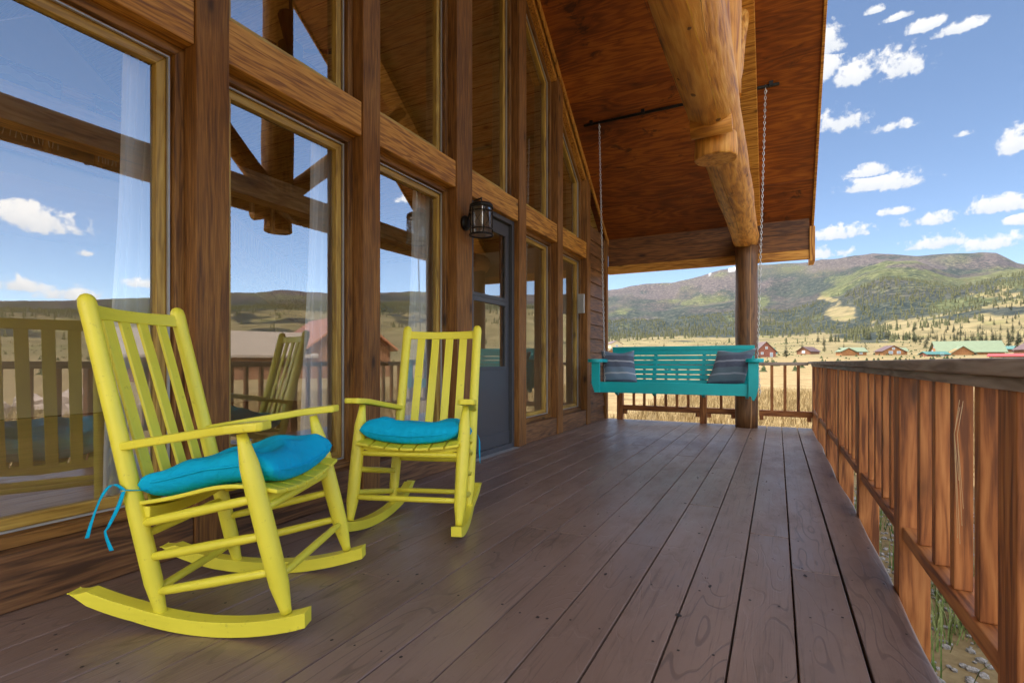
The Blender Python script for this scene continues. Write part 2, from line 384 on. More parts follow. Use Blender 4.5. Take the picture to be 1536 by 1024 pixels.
for s in (-1, 1):      # trim run under the soffit on the wall
    q = [(RY, ROOFB - .085), (RY + s * 4.1, ROOFB - .085 - SL * 4.1), (RY + s * 4.1, ROOFB - SL * 4.1), (RY, ROOFB)]
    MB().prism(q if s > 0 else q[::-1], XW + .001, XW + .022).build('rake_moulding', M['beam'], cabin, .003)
# siding with lapped boards beside the glass wall
for (a, b) in ((6.99, 7.72), (-.45, .38)):
    m = MB(); z = .0
    while z < max(zr(a), zr(b)):
        h = .2; zt = min(z + h, 9); y0, y1 = a + .001, b - .001
        top0, top1 = min(zt + .012, zr(y0)), min(zt + .012, zr(y1))
        o = [random.uniform(0, 50) for _ in range(3)]
        if z < top0 and z < top1:
            vs = [(XW - .07, y0, z), (XW - .07, y1, z), (XW - .07, y1, top1), (XW - .07, y0, top0), (XW - .018, y0, z), (XW - .018, y1, z), (XW - .045, y1, top1), (XW - .045, y0, top0)]
            m.add(vs, [(3, 2, 1, 0), (4, 5, 6, 7), (0, 1, 5, 4), (1, 2, 6, 5), (2, 3, 7, 6), (3, 0, 4, 7)], [(v[1] + o[0], v[2] + o[1], v[0] + o[2]) for v in vs])
        z += h
    m.build('siding', M['siding'], cabin)
MB().box((XW - .09, 7.72, .001), (XW + .012, YE, zr(YE) + .02), None, 2).build('corner_board', M['post'], cabin, .004)
# door
dx = XW - .085
po = [(3.822, .002), (4.728, .002), (4.728, 2.286), (3.822, 2.286)]
d = MB(); pi_ = inset(po, .045); d.ring(po, pi_, dx - .06, dx + .03); door = d.build('door', M['doorpaint'], cabin, .003)
ou = inset(po, .047); g1 = [(3.965, .80), (4.615, .80), (4.615, 1.435), (3.965, 1.435)]; g2 = [(3.965, 1.475), (4.615, 1.475), (4.615, 2.13), (3.965, 2.13)]
sl = MB()
for lo, hi in (((ou[0][0], .05), (3.965, 2.235)), ((4.615, .05), (ou[1][0], 2.235)), ((3.965, .05), (4.615, .80)), ((3.965, 1.435), (4.615, 1.475)), ((3.965, 2.13), (4.615, 2.235))):
    sl.box((dx - .045, lo[0], lo[1]), (dx - .01, hi[0], hi[1]))
sl.build('leaf', M['doorpaint'], door)
ms = MB(); ms.ring(inset(g1, -.012), inset(g1, .018), dx - .02, dx - .003); ms.ring(inset(g2, -.012), inset(g2, .018), dx - .02, dx - .003); ms.build('sash_moulding', M['doorpaint'], door, .002)
kp = MB(); kp.box((dx - .02, ou[0][0], .002), (dx - .002, ou[1][0], .17)); kp.build('kick_plate', M['doorpaint'], door, .002)
for g in (g1, g2):
    p = MB(); p.add([(dx - .028, y, z) for y, z in g], [(0, 1, 2, 3)], [(dx, y, z) for y, z in g]); p.build('pane', M['pane'], door, fix=False)
hd = MB(); hd.tube([(dx - .005, 3.90, 1.02), (dx + .045, 3.90, 1.02), (dx + .045, 3.97, 1.02)], .008, 8); hd.build('handle', M['steel'], door)
MB().box((XW - .2, 3.822, -.03), (XW + .01, 4.728, .001)).build('threshold', M['gray'], cabin)
# roof
M['shingle'] = plain('dark_roof_sheet', (.09, .06, .045), .7, 0, .2, 30)
XV = .40
for s in (-1, 1):
    L = 4.35
    def rb(name, mat, x0, x1, t0, t1, lm=L, bevel=0, mul=1):
        q = [(RY, ROOFB + t0), (RY + s * lm, ROOFB + t0 - SL * lm), (RY + s * lm, ROOFB + t1 - SL * lm), (RY, ROOFB + t1)]
        m = MB(); m.prism(q if s > 0 else q[::-1], x0, x1)
        # grain runs across the slope, in sheets
        m.g = [(v[0] * mul, math.hypot(v[1] - RY, v[2] - ROOFB) + 3 * s, v[2] * .1) for v in m.v]
        return m.build(name, mat, cabin, bevel)
    # plywood soffit as separate sheets
    k = 0; y = 0.0
    for w in (1.2, 1.22, 1.22, .7):
        a0, a1 = y, min(y + w, L)
        q = [(RY + s * (a0 + .002), ROOFB - SL * (a0 + .002)), (RY + s * (a1 - .002), ROOFB - SL * (a1 - .002)), (RY + s * (a1 - .002), ROOFB - SL * (a1 - .002) + .02), (RY + s * (a0 + .002), ROOFB - SL * (a0 + .002) + .02)]
        m = MB(); m.prism(q if s > 0 else q[::-1], XW - .1, XV - .002); o = random.uniform(0, 30)
        m.g = [(v[0] * .5 + o, math.hypot(v[1] - RY, v[2] - ROOFB) + o, v[2] * .15) for v in m.v]
        m.build('soffit_panel', M['soffit'], cabin); y += w
    rb('roof_slope', M['shingle'], -10.2, XV - .004, .03, .22, L)
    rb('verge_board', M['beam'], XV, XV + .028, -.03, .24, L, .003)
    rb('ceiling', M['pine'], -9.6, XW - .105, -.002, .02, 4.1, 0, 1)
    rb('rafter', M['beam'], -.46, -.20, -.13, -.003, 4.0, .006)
for s in (1, -1):                                   # eave wall of lapped boards under the low end of the roof
    ye = 7.80 if s > 0 else 2 * RY - 7.80; zt = 2.97
    for k in range(3):
        z1 = zt - .215 * k; z0 = z1 - .213
        m = MB(); m.box((XW + .015, min(ye, ye + s * .05) + .0, z0), (XV - .03, max(ye, ye + s * .05), z1)); ob = m.build('eave_board', M['eave'], cabin, .004)
        ob.location.y = -s * .006 * k
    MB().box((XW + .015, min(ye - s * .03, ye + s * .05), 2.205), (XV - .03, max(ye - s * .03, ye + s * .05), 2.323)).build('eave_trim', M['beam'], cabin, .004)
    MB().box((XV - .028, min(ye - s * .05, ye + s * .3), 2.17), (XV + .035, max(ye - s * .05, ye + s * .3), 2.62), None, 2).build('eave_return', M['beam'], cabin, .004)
# porch log truss
def loglike(a, b, r0, r1, n=40, wob=.012, sides=28, seed=0):
    rr = random.Random(seed); a = Vector(a); b = Vector(b); pts = []; rad = []
    ph = [rr.uniform(0, 6) for _ in range(4)]
    for i in range(n + 1):
        t = i / n; p = a.lerp(b, t)
        p = p + Vector((wob * math.sin(3 * t + ph[0]), wob * .5 * math.sin(5 * t + ph[3]), wob * math.sin(4 * t + ph[1])))
        pts.append(p); rad.append((r0 + (r1 - r0) * t) * (1 + .03 * math.sin(9 * t + ph[2]) + .02 * math.sin(23 * t + ph[3])))
    m = MB(); m.tube(pts, rad, sides)
    for i in range(len(m.v)):                       # bark-less surface is never a perfect cylinder
        v = Vector(m.v[i]); g = Vector(m.g[i])
        k = .006 * math.sin(g.y * 40 + g.x * 3) * math.sin(g.z * 35 + g.x * 2.2)
        m.v[i] = (v.x + k, v.y, v.z + k * .7)
    return m
LX = -.365
lg = loglike((LX - .005, -.75, 2.50), (LX - .005, 7.70, 2.515), .155, .162, 60, .008, 28, 3)
beam = lg.build('log_beam', M['log'], cabin, 0)
ck = MB()                                           # drying checks and resin run along the log
def crack(ang, y0, y1, w, rr, mi, seed):
    r_ = random.Random(seed); n = 60; L = []; 
    for i in range(n + 1):
        y = y0 + (y1 - y0) * i / n; a = ang + .08 * math.sin(y * 1.9 + seed) + .02 * r_.uniform(-1, 1)
        ww = w * (.35 + .65 * abs(math.sin(i * .37 + seed)) ) * (math.sin(PI * min(1, max(.02, i / n))) ** .4)
        for sgn in (-1, 1):
            aa = a + sgn * ww / rr
            L.append((LX - .005 + math.cos(aa) * rr, y, 2.505 + math.sin(aa) * rr))
    ck.add(L, [(2 * i, 2 * i + 1, 2 * i + 3, 2 * i + 2) for i in range(n)], L, False, mi)
M['check'] = plain('dark_check', (.05, .025, .01), .9); M['resin'] = plain('amber_resin', (.75, .42, .06), .25)
crack(R(-142), .5, 3.3, .0035, .168, 0, 1); crack(R(-76), 1.5, 3.45, .0035, .168, 1, 2); crack(R(-100), 4.2, 6.6, .002, .168, 0, 3); crack(R(-60), .3, 2.6, .002, .168, 0, 5)
for q in range(26):
    y = random.uniform(.7, 7.3); a = R(random.uniform(-165, -25)); rk = random.uniform(.006, .016); n = 12; L = [(LX - .005 + math.cos(a) * .1695, y, 2.505 + math.sin(a) * .1695)]
    for k in range(n):
        b_ = 2 * PI * k / n; aa = a + rk * math.cos(b_) / .168 * random.uniform(.8, 1.2); L.append((LX - .005 + math.cos(aa) * .1675, y + rk * 1.3 * math.sin(b_) * random.uniform(.8, 1.2), 2.505 + math.sin(aa) * .1675))
    ck.add(L, [(0, 1 + k, 1 + (k + 1) % n) for k in range(n)], L, True, 2)
M['logknot'] = plain('log_knot', (.16, .07, .022), .7, 0, .5, 60)
ck.build('check', [M['check'], M['resin'], M['logknot']], beam, fix=False)
kp_ = loglike((LX, RY, 2.60), (LX, RY, 5.93), .15, .145, 30, .004, 26, 8); kp_.build('king_post', M['log'], cabin)
stub = MB(); stub.tube([(LX + .0, RY + .0, 2.205), (LX, RY, 2.215), (LX, RY, 2.36)], [.128, .136, .13], 28); stub.build('king_post_foot', M['log'], cabin)
ds = MB(); ds.tube([(LX - .13, RY - .19, 2.35), (LX + .115, RY - .19, 2.36)], [.06, .062], 18); ds.build('notch_lip', M['log'], beam, 0)
for s in (-1, 1):
    br = loglike((LX + .03, RY + s * .12, 2.62), (LX + .03, RY + s * 2.0, zr(RY + 2.0) - .1), .10, .09, 20, .006, 20, 11 + s); br.build('brace_log', M['log'], cabin)
for yp in (7.56, 2 * RY - 7.56):
    pp = MB(); n = 30; pts = [(LX, yp, z) for z in np.linspace(.001, 2.385, 14)]; pp.tube(pts, [.138 + .003 * math.sin(i) for i in range(14)], n)
    po_ = pp.build('porch_post', M['porchpost'], cabin)
    k = MB(); L = []
    for i in range(31):
        z = .0 + 2.36 * i / 30; a = R(-66) + .05 * math.sin(z * 2.6) + .02 * math.sin(z * 9); w = .0035 + .0012 * math.sin(z * 7)
        for sg in (-1, 1): L.append((LX + .1435 * math.cos(a + sg * w / .14), yp + .1435 * math.sin(a + sg * w / .14), z))
    k.add(L, [(2 * i, 2 * i + 1, 2 * i + 3, 2 * i + 2) for i in range(30)], L); M['lightcheck'] = plain('pale_check', (.5, .27, .11), .8); k.build('check', M['lightcheck'], po_, fix=False)
# side and back walls, unseen side windows added to brighten indoors, interior lining
def wallxz(name, y0, y1, holes, mat):
    m = MB(); xs = sorted({-9.8, XW - .24, *[h[0] for h in holes], *[h[1] for h in holes]})
    for a, b in zip(xs, xs[1:]):
        hs = [h for h in holes if h[0] <= a and h[1] >= b]
        if hs: m.box((a, y0, -.6), (b, y1, hs[0][2])); m.box((a, y0, hs[0][3]), (b, y1, 2.72))
        else: m.box((a, y0, -.6), (b, y1, 2.72))
    return m.build(name, mat, cabin)
for ya, yb, yi, holes in ((7.72, 7.80, 7.70, []), (-.4, -.32, -.30, [(-4.6, -2.75, .3, 2.35), (-6.9, -5.0, .3, 2.35), (-9.2, -7.3, .3, 2.35)])):
    wallxz('side_wall', ya, yb, holes, M['siding'])
    wallxz('interior_wall', min(yi, yi - .0) - .015, yi + .015, holes, M['plaster'])
    for h in holes:
        ym = (ya + yb) / 2
        w = MB(); sw = lambda v: (v[1], v[0], v[2])
        for lo, hi in (((h[0], h[2]), (h[0] + .06, h[3])), ((h[1] - .06, h[2]), (h[1], h[3])), ((h[0] + .06, h[2]), (h[1] - .06, h[2] + .06)), ((h[0] + .06, h[3] - .06), (h[1] - .06, h[3])), (((h[0] + h[1]) / 2 - .03, h[2] + .06), ((h[0] + h[1]) / 2 + .03, h[3] - .06))):
            w.box((lo[0], ym - .03, lo[1]), (hi[0], ym + .03, hi[1]))
        wo = w.build('window', M['frame'], cabin)
        p = MB(); p.add([(h[0] + .03, ym, h[2] + .03), (h[1] - .03, ym, h[2] + .03), (h[1] - .03, ym, h[3] - .03), (h[0] + .03, ym, h[3] - .03)], [(0, 1, 2, 3)], [(0, 0, 0)] * 4); p.build('pane', M['clear'], wo, fix=False)
g = [(-.4, -.6), (7.8, -.6), (7.8, zr(7.8)), (RY, ROOFB), (-.4, zr(-.4))]
MB().prism(g, -9.8, -9.72).build('back_wall', M['siding'], cabin)
MB().prism([(-.29, .06), (7.68, .06), (7.68, zr(7.68) - .01), (RY, ROOFB - .01), (-.29, zr(-.29) - .01)], -9.7, -9.66).build('interior_wall', M['plaster'], cabin)
MB().box((-9.65, -.3, -.02), (XW - .24, 7.68, .05)).build('interior_floor', M['darkfloor'], cabin)
MB().box((XW - .3, -.42, -.7), (XW - .02, 7.8, -.002)).build('foundation', M['concrete'], cabin)
# ceiling plank joints
cj = MB()
for s in (-1, 1):
    for k in range(1, 22):
        a = k * .185; q = [(RY + s * a, ROOFB - SL * a - .004), (RY + s * (a + .006), ROOFB - SL * (a + .006) - .004), (RY + s * (a + .006), ROOFB - SL * (a + .006)), (RY + s * a, ROOFB - SL * a)]
        cj.prism(q if s > 0 else q[::-1], -9.6, XW - .11)
cj.build('ceiling_joint', M['post'], cabin)
# loft, its log rail, stair rail
XL = -6.5
MB().box((-9.65, -.29, 2.66), (XL, 4.3, 2.84), None, 1).build('loft', M['plaster'], cabin)
lr = MB(); lr.tube([(XL - .05, -.25, 3.66), (XL - .05, 4.3, 3.66)], .065, 14); lr.tube([(XL - .05, -.25, 2.93), (XL - .05, 4.3, 2.93)], .05, 12)
lr.build('loft_rail', M['loftlog'], cabin)
lp = MB()
for y in np.arange(-.1, 4.4, .44): lp.tube([(XL - .05, y, 2.84), (XL - .05, y, 3.64)], [.04, .034], 10)
lp.build('loft_baluster', M['loftlog'], cabin)
sr = MB(); sr.tube([(XL - .05, 4.3, 3.62), (XL - .05, 7.6, 1.85)], .055, 12); sr.tube([(XL - .05, 4.3, 2.95), (XL - .05, 7.6, 1.18)], .045, 12)
for y in np.arange(4.5, 7.6, .33): sr.tube([(XL - .05, y, 2.92 - (y - 4.3) * .536), (XL - .05, y, 3.62 - (y - 4.3) * .536)], [.035, .03], 10)
sr.build('stair_rail', M['loftlog'], cabin)
MB().prism([(4.31, 2.6), (7.65, .8), (7.65, 1.1), (4.31, 2.9)], XL - .9, XL - .02).build('stair_flight', M['pine'], cabin)
MB().bar((-4.7, -.25, 2.62), (-4.7, 7.65, 2.62), .18, .26).build('tie_beam', M['loftlog'], cabin)
# ------------------------------------------------------------------ rugs over the loft rail
def m_rug(name, base, cols, seed):
    t = NT(name); g = t.gc(); z = t.sep(g)[2]; y = t.sep(g)[1]
    saw = t.math('ABSOLUTE', t.math('SUBTRACT', t.math('FRACT', t.math('MULTIPLY', y, 7.0)), .5))
    st = t.math('ADD', z, t.math('MULTIPLY', t.math('SNAP', saw, .1), .06))
    fr = t.math('FRACT', t.math('MULTIPLY_ADD', st, 1.9, seed))
    nd = t.n('ShaderNodeValToRGB'); cr = nd.color_ramp; cr.interpolation = 'CONSTANT'
    while len(cr.elements) < len(cols): cr.elements.new(.5)
    for e, (p, c) in zip(cr.elements, cols): e.position = p; e.color = (*c, 1)
    t.t.links.new(fr, nd.inputs[0]); return t.bsdf(nd.outputs[0], .95, t.bump(t.noise(g, 200, 2), .002, .5))
RUGC = [(0, (.10, .03, .03)), (.12, (.45, .42, .36)), (.16, (.08, .1, .16)), (.3, (.16, .03, .03)), (.36, (.4, .36, .3)), (.4, (.05, .05, .06)), (.55, (.13, .05, .05)), (.62, (.5, .45, .38)), (.66, (.1, .13, .2)), (.85, (.3, .28, .25))]
M['rug1'] = m_rug('navajo_stripe_weave', None, RUGC, .1); M['rug2'] = m_rug('pale_stripe_weave', None, RUGC[::1], .55)
M['fringe'] = plain('rug_fringe', (.62, .58, .5), .95)
for nm, y0, y1, mt, lab in (('rug', 1.2, 2.62, 'rug1', 'dark red striped rug hanging over the loft rail indoors, nearer to the porch post'), ('rug', 2.92, 4.1, 'rug2', 'paler striped rug hanging over the loft rail indoors, beside the curtain')):
    m = MB()
    def rf(u, v, y0=y0, y1=y1):
        y = y0 + (y1 - y0) * u; s = v * 1.25                         # hangs inside, over the rail, down the front
        if s < .55: return (XL + .03 + .012 * math.sin(y * 9 + s * 3), y, 3.16 + s - .02 * math.sin(y * 5))
        if s < .8:
            a = PI * (s - .55) / .25; return (XL - .05 + .085 * math.cos(a), y, 3.68 + .06 * math.sin(a))
        return (XL - .13, y, 3.68 - (s - .8))
    m.grid(rf, 24, 30, lambda u, v, y0=y0, y1=y1: (0, y0 + (y1 - y0) * u, v * 1.25))
    ro = m.build(nm, M[mt]); ro.modifiers.new('thick', 'SOLIDIFY').thickness = .012; tag(ro, lab, 'rug', None)
    f = MB()
    for i in range(34):
        y = y0 + .02 + (y1 - y0 - .04) * i / 33; f.tube([(XL + .03, y, 3.15), (XL + .035, y + random.uniform(-.01, .01), 3.07), (XL + .03, y + random.uniform(-.015, .015), 3.0)], .005, 5)
    f.build('fringe', M['fringe'], ro)
# ceiling fan
FX, FY = -4.45, 3.72
fan = thing('ceiling_fan', 'dark ceiling fan hanging from the ridge inside, seen through the upper window', 'fan', (FX, FY, 4.05))
MB().tube([(0, 0, .1), (0, 0, 1.9)], .016, 10).build('rod', M['black'], fan)
MB().lathe([(.03, -.14), (.07, -.13), (.095, -.08), (.12, -.03), (.12, .05), (.06, .1), (.03, .12)], 20).build('motor', M['black'], fan)
M['blade'] = wood('fan_blade', (.015, .008, .004), (.03, .015, .008), (.05, .025, .013), .5)
for k in range(5):
    b = MB(); a = k * 2 * PI / 5 + .5; rot = Matrix.Rotation(a, 4, 'Z') @ Matrix.Rotation(R(12), 4, 'X')
    pts = [(.14, -.03), (.2, -.05), (.6, -.075), (.66, -.05), (.675, 0), (.66, .05), (.6, .075), (.2, .05), (.14, .03)]
    vs = [rot @ Vector((x, y, z)) for z in (-.004, .004) for x, y in pts]; n = len(pts)
    b.add(vs, [list(range(n))[::-1], [n + i for i in range(n)]] + [(i, (i + 1) % n, n + (i + 1) % n, n + i) for i in range(n)], [(x, y, z) for z in (0, .01) for x, y in pts])
    b.build('blade', M['blade'], fan)
# curtains
def curtain(y0, y1, label, spread=1.0):
    m = MB()
    def cf(u, v):
        z = 2.225 - 2.1 * v; w = .72 + .28 * v ** .7 * spread
        y = y1 - (y1 - y0) * (1 - u) * w; a = u * 5.2 * 2 * PI
        return (-2.575 + .026 * math.sin(a) * (.5 + .5 * v) + .012 * math.sin(a * .37 + 3 * v), y + .012 * math.sin(v * 6 + u * 4), z)
    m.grid(cf, 64, 24); o = m.build('curtain', M['sheer'], None, fix=False); tag(o, label, 'curtain', 'sheer curtains inside the windows')
    rd = MB(); rd.tube([(-2.575, y0 - .6, 2.235), (-2.575, y1 - .02, 2.235)], .01, 8); rd.build('rod', M['black'], o)
curtain(1.19, 1.46, 'white sheer curtain behind the window nearest the large rocking chair')
curtain(2.22, 2.53, 'white sheer curtain in the window between the two rocking chairs')
curtain(3.2, 3.62, 'white sheer curtain in the window just before the lantern post')
# framed pictures on the back wall
M['print'] = plain('print_paper', (.12, .2, .28), .4, 0, .6, 6)
for y, z, w, h, lab in ((7.2, 3.25, .5, .65, 'dark framed picture on the beige wall above the stair rail'), (5.6, 4.05, .75, .6, 'small framed picture high on the beige wall near the loft')):
    m = MB(); q = [(y - w / 2, z - h / 2), (y + w / 2, z - h / 2), (y + w / 2, z + h / 2), (y - w / 2, z + h / 2)]
    m.ring(q, inset(q, .05), -9.655, -9.62); f = m.build('picture', M['black']); tag(f, lab, 'picture')
    p = MB(); p.prism(inset(q, .05), -9.654, -9.64); p.build('print', M['print'], f)
# ------------------------------------------------------------------ lantern, thermometer, swing bar
lan = thing('wall_lantern', 'black iron wall lantern with crossed wire cage on the post beside the door', 'lantern', (XW + .165, 3.69, 2.02))
b = MB(); b.tube([(-.164, 0, .0), (-.142, 0, .0), (-.13, 0, 0)], [.062, .062, .045], 24); bo = b.build('backplate', M['black'], lan)
a = MB(); a.tube([(-.14, 0, .0), (-.118, 0, .06), (-.10, 0, .13), (-.06, 0, .175), (0, 0, .185), (0, 0, .14)], .0085, 10); a.build('arm', M['black'], lan)
cp = MB(); cp.lathe([(.093, .105), (.097, .115), (.097, .125), (.085, .137), (.03, .145), (.012, .155)], 28); cp.build('cap', M['black'], lan)
cg = MB()
def hoop(z, r=.094, t=.005):
    n = 28; pts = [(r * math.cos(2 * PI * i / n), r * math.sin(2 * PI * i / n), z) for i in range(n + 1)]
    cg.tube(pts, t, 6, False)
for z in (.07, -.075): hoop(z)
hoop(-.118, .096, .008); hoop(.105, .094, .006)
for k in range(6):
    an = k * PI / 3 + .2; cg.tube([(.094 * math.cos(an), .094 * math.sin(an), z) for z in (-.12, .11)], .0042, 6)
    for s in (1, -1):
        cg.tube([(.094 * math.cos(an + PI / 3 * t), .094 * math.sin(an + PI / 3 * t), (-.075 if s > 0 else .07) + s * .145 * t) for t in np.linspace(0, 1, 6)], .0018, 5)
cg.build('cage', M['black'], lan)
t = NT('seeded_glass'); gl = t.n('ShaderNodeBsdfGlossy', i_Roughness=.08, i_Color=(.9, .9, .9, 1)); tr = t.n('ShaderNodeBsdfTransparent', i_Color=(.8, .78, .72, 1)); df = t.n('ShaderNodeBsdfTranslucent', i_Color=(.7, .65, .58, 1))
m1 = t.n('ShaderNodeMixShader', i_0=.4, i_1=tr.outputs[0], i_2=df.outputs[0]); m2 = t.n('ShaderNodeMixShader', i_0=.16, i_1=m1.outputs[0], i_2=gl.outputs[0]); t.t.links.new(m2.outputs[0], t.out.inputs[0])
M['seeded'] = t.m
gs_ = MB(); gs_.tube([(0, 0, -.115), (0, 0, .1)], .086, 32, False); gs_.build('glass_cylinder', M['seeded'], lan, fix=False)
M['candle'] = plain('cream_candle_sleeve', (.75, .66, .5), .5)
cd = MB(); cd.lathe([(.02, -.03), (.028, 0), (.028, .05), (.016, .075)], 14); cd.lathe([(.016, .075), (.016, .13)], 10); cd.build('bulb', M['candle'], lan)
th = MB(); th.box((XW - .075, 6.67, 1.52), (XW + .015, 6.70, 1.78)); th = th.build('thermometer', M['white'], None, .006); tag(th, 'small white thermometer box on the window frame near the swing', 'thermometer')
tg = MB(); tg.box((XW - .035, 6.665, 1.55), (XW + .005, 6.671, 1.75)); tg.build('dial', M['gray'], th)
br = MB(); zp = zr(6.34); br.tube([(-2.2, 6.34, zp - .02), (.02, 6.34, zp - .02)], .017, 10); bar = br.build('swing_bar', M['black']); tag(bar, 'dark metal bar under the porch roof that carries the swing chains', 'bar')
fl = MB()
for x in (-2.1, -1.45, -.62, -.06): fl.box((x - .02, 6.315, zp - .03), (x + .02, 6.365, zp + .02))
fl.build('bracket', M['black'], bar)
# ------------------------------------------------------------------ rocking chairs
def lerp3(a, b, t): return Vector(a).lerp(Vector(b), t)
WB, WT, WF, D, LN, ZT, LF, ZF, ZB0, ZF0 = .223, .22, .274, .43, .257, 1.082, .142, .638, .038, .081
def rocker_z(x):                                     # underside of a runner
    x0 = .17; Rr = 1.12
    return Rr - math.sqrt(max(0, Rr * Rr - (x - x0) ** 2))
def make_chair():
    root = thing('rocking_chair', '', 'rocking chair')
    Y = M['yellow']
    for s in (-1, 1):
        B0 = (0, s * WB, ZB0); B1 = (-LN, s * WT, ZT)
        m = MB(); prof = [(0, .017), (.03, .018), (.11, .027), (.3, .0275), (.6, .026), (.9, .026), (.965, .027), (.985, .024), (.996, .015), (1.0, .005)]
        m.tube([lerp3(B0, B1, t) for t, r in prof], [r for t, r in prof], 18); m.build('back_post', Y, root)
        F0 = (D, s * WF, ZF0); F1 = (D - LF, s * WF, ZF)
        m = MB(); prof = [(0, .016), (.03, .018), (.16, .029), (.4, .031), (.7, .031), (.82, .029), (.93, .02), (1.0, .015)]
        m.tube([lerp3(F0, F1, t) for t, r in prof], [r for t, r in prof], 18); m.build('front_leg', Y, root)
        # runner
        m = MB(); n = 26; vs = []; gs = []; h = .046
        for i in range(n + 1):
            x = -.30 + .80 * i / n; z = rocker_z(x); y = s * (WB + (WF - WB) * max(-.2, min(1.1, x / D)))
            t = 1 if 1 < i else (.55 if i == 1 else .25); zz = z + h * t + (.0 if t == 1 else 0)
            for (dy, q) in ((-.025, z + (h - h * t) * .4), (.025, z + (h - h * t) * .4), (.025, zz), (-.025, zz)): vs.append((x, y + dy, q)); gs.append((x, y + dy + s, q))
        fs = [(i * 4 + j, i * 4 + (j + 1) % 4, (i + 1) * 4 + (j + 1) % 4, (i + 1) * 4 + j) for i in range(n) for j in range(4)] + [(0, 1, 2, 3), tuple(n * 4 + j for j in range(4))]
        m.add(vs, fs, gs); m.build('runner', Y, root, .006, 2)
        # arm
        m = MB(); cl = [(-.145, .575, .022, 0), (-.05, .592, .024, .004), (.1, .617, .027, .012), (.2, .634, .034, .02), (.26, .644, .044, .028), (.33, .652, .047, .03), (.365, .655, .042, .03), (.38, .656, .03, .03)]
        vs = []; gs = []
        for x, z, hw, out in cl:
            y = s * (WT + (WF - WT) * (x + .14) / .43 + out * .35)
            for (dy, dz) in ((-hw, -.004), (hw, -.004), (hw, .024), (-hw, .024)): vs.append((x, y + dy, z + dz)); gs.append((x, dy + s, dz))
        n = len(cl); fs = [(i * 4 + j, i * 4 + (j + 1) % 4, (i + 1) * 4 + (j + 1) % 4, (i + 1) * 4 + j) for i in range(n - 1) for j in range(4)] + [(0, 1, 2, 3), tuple((n - 1) * 4 + j for j in range(4))]
        m.add(vs, fs, gs); m.build('armrest', Y, root, .007, 3)
        def pb(z): return lerp3(B0, B1, (z - ZB0) / (ZT - ZB0))
        def pf(z): return lerp3(F0, F1, (z - ZF0) / (ZF - ZF0))
        for zb, zf in ((.338, .437), (.229, .322), (.119, .211)):
            a, b = pb(zb), pf(zf); m = MB(); m.tube([a, lerp3(a, b, .15), lerp3(a, b, .5), lerp3(a, b, .85), b], [.012, .0145, .016, .0145, .012], 12); m.build('stretcher', Y, root)
    def pbs(z, s): return lerp3((0, s * WB, ZB0), (-LN, s * WT, ZT), (z - ZB0) / (ZT - ZB0))
    def pfs(z, s): return lerp3((D, s * WF, ZF0), (D - LF, s * WF, ZF), (z - ZF0) / (ZF - ZF0))
    for fn, z, r in ((pfs, .19, .0145), (pfs, .40, .0155), (pbs, .125, .0145), (pbs, .30, .0145)):
        a, b = fn(z, -1), fn(z, 1); m = MB(); m.tube([a, lerp3(a, b, .15), lerp3(a, b, .5), lerp3(a, b, .85), b], [r * .8, r * .95, r, r * .95, r * .8], 12); m.build('stretcher', Y, root)
    # crest rail, slightly bowed
    m = MB(); vs = []; gs = []; n = 12
    for i in range(n + 1):
        s = -1 + 2 * i / n; bow = -.03 * (1 - s * s)
        lo = pbs(1.002, s) + Vector((bow, 0, 0)); hi = pbs(1.052 - .006 * (1 - s * s), s) + Vector((bow, 0, 0))
        for p, dx in ((lo, -.011), (lo, .011), (hi, .011), (hi, -.011)): vs.append((p.x + dx, p.y, p.z)); gs.append((p.y, p.z, p.x + dx))
    fs = [(i * 4 + j, i * 4 + (j + 1) % 4, (i + 1) * 4 + (j + 1) % 4, (i + 1) * 4 + j) for i in range(n) for j in range(4)] + [(0, 1, 2, 3), tuple(n * 4 + j for j in range(4))]
    m.add(vs, fs, gs); m.build('crest_rail', Y, root, .004)
    # four back slats
    for k in range(4):
        f = (-.6 + .4 * k); m = MB(); vs = []; gs = []; n = 10
        for i in range(n + 1):
            z = .375 + (1.005 - .375) * i / n; t = i / n; p = pbs(z, f); bow = -.03 * (1 - f * f) * t
            w = .0235
            for dx, dy in ((-.006, -w), (.006, -w), (.006, w), (-.006, w)): vs.append((p.x + dx + bow, p.y + dy, z)); gs.append((z, p.y + dy + k, dx))
        fs = [(i * 4 + j, i * 4 + (j + 1) % 4, (i + 1) * 4 + (j + 1) % 4, (i + 1) * 4 + j) for i in range(n) for j in range(4)] + [(0, 1, 2, 3), tuple(n * 4 + j for j in range(4))]
        m.add(vs, fs, gs); m.build('back_slat', Y, root, .003)
    # seat: slats running front to back, each with the S curve, sagging across the width
    def seat_z(x, y):
        t = (x + .09) / .49; z = .372 + .075 * t + .028 * math.sin(PI * 1.15 * max(0, t) ** 1.3) ** 2 * (t) - .03 * max(0, t - .85) / .15
        return z + .03 * (y / .25) ** 2
    ns = 7
    for k in range(ns):
        yc = -.235 + .47 * (k + .5) / ns; w = .47 / ns * .44; m = MB(); vs = []; gs = []; n = 14
        for i in range(n + 1):
            x = -.09 + .485 * i / n; sp = 1 + .14 * i / n
            for dy, dz in ((-w, 0), (w, 0), (w, .013), (-w, .013)): vs.append((x, (yc + dy) * sp, seat_z(x, yc + dy) + dz)); gs.append((x, yc + dy, dz + k))
        fs = [(i * 4 + j, i * 4 + (j + 1) % 4, (i + 1) * 4 + (j + 1) % 4, (i + 1) * 4 + j) for i in range(n) for j in range(4)] + [(0, 1, 2, 3), tuple(n * 4 + j for j in range(4))]
        m.add(vs, fs, gs); m.build('seat_slat', Y, root, .003)
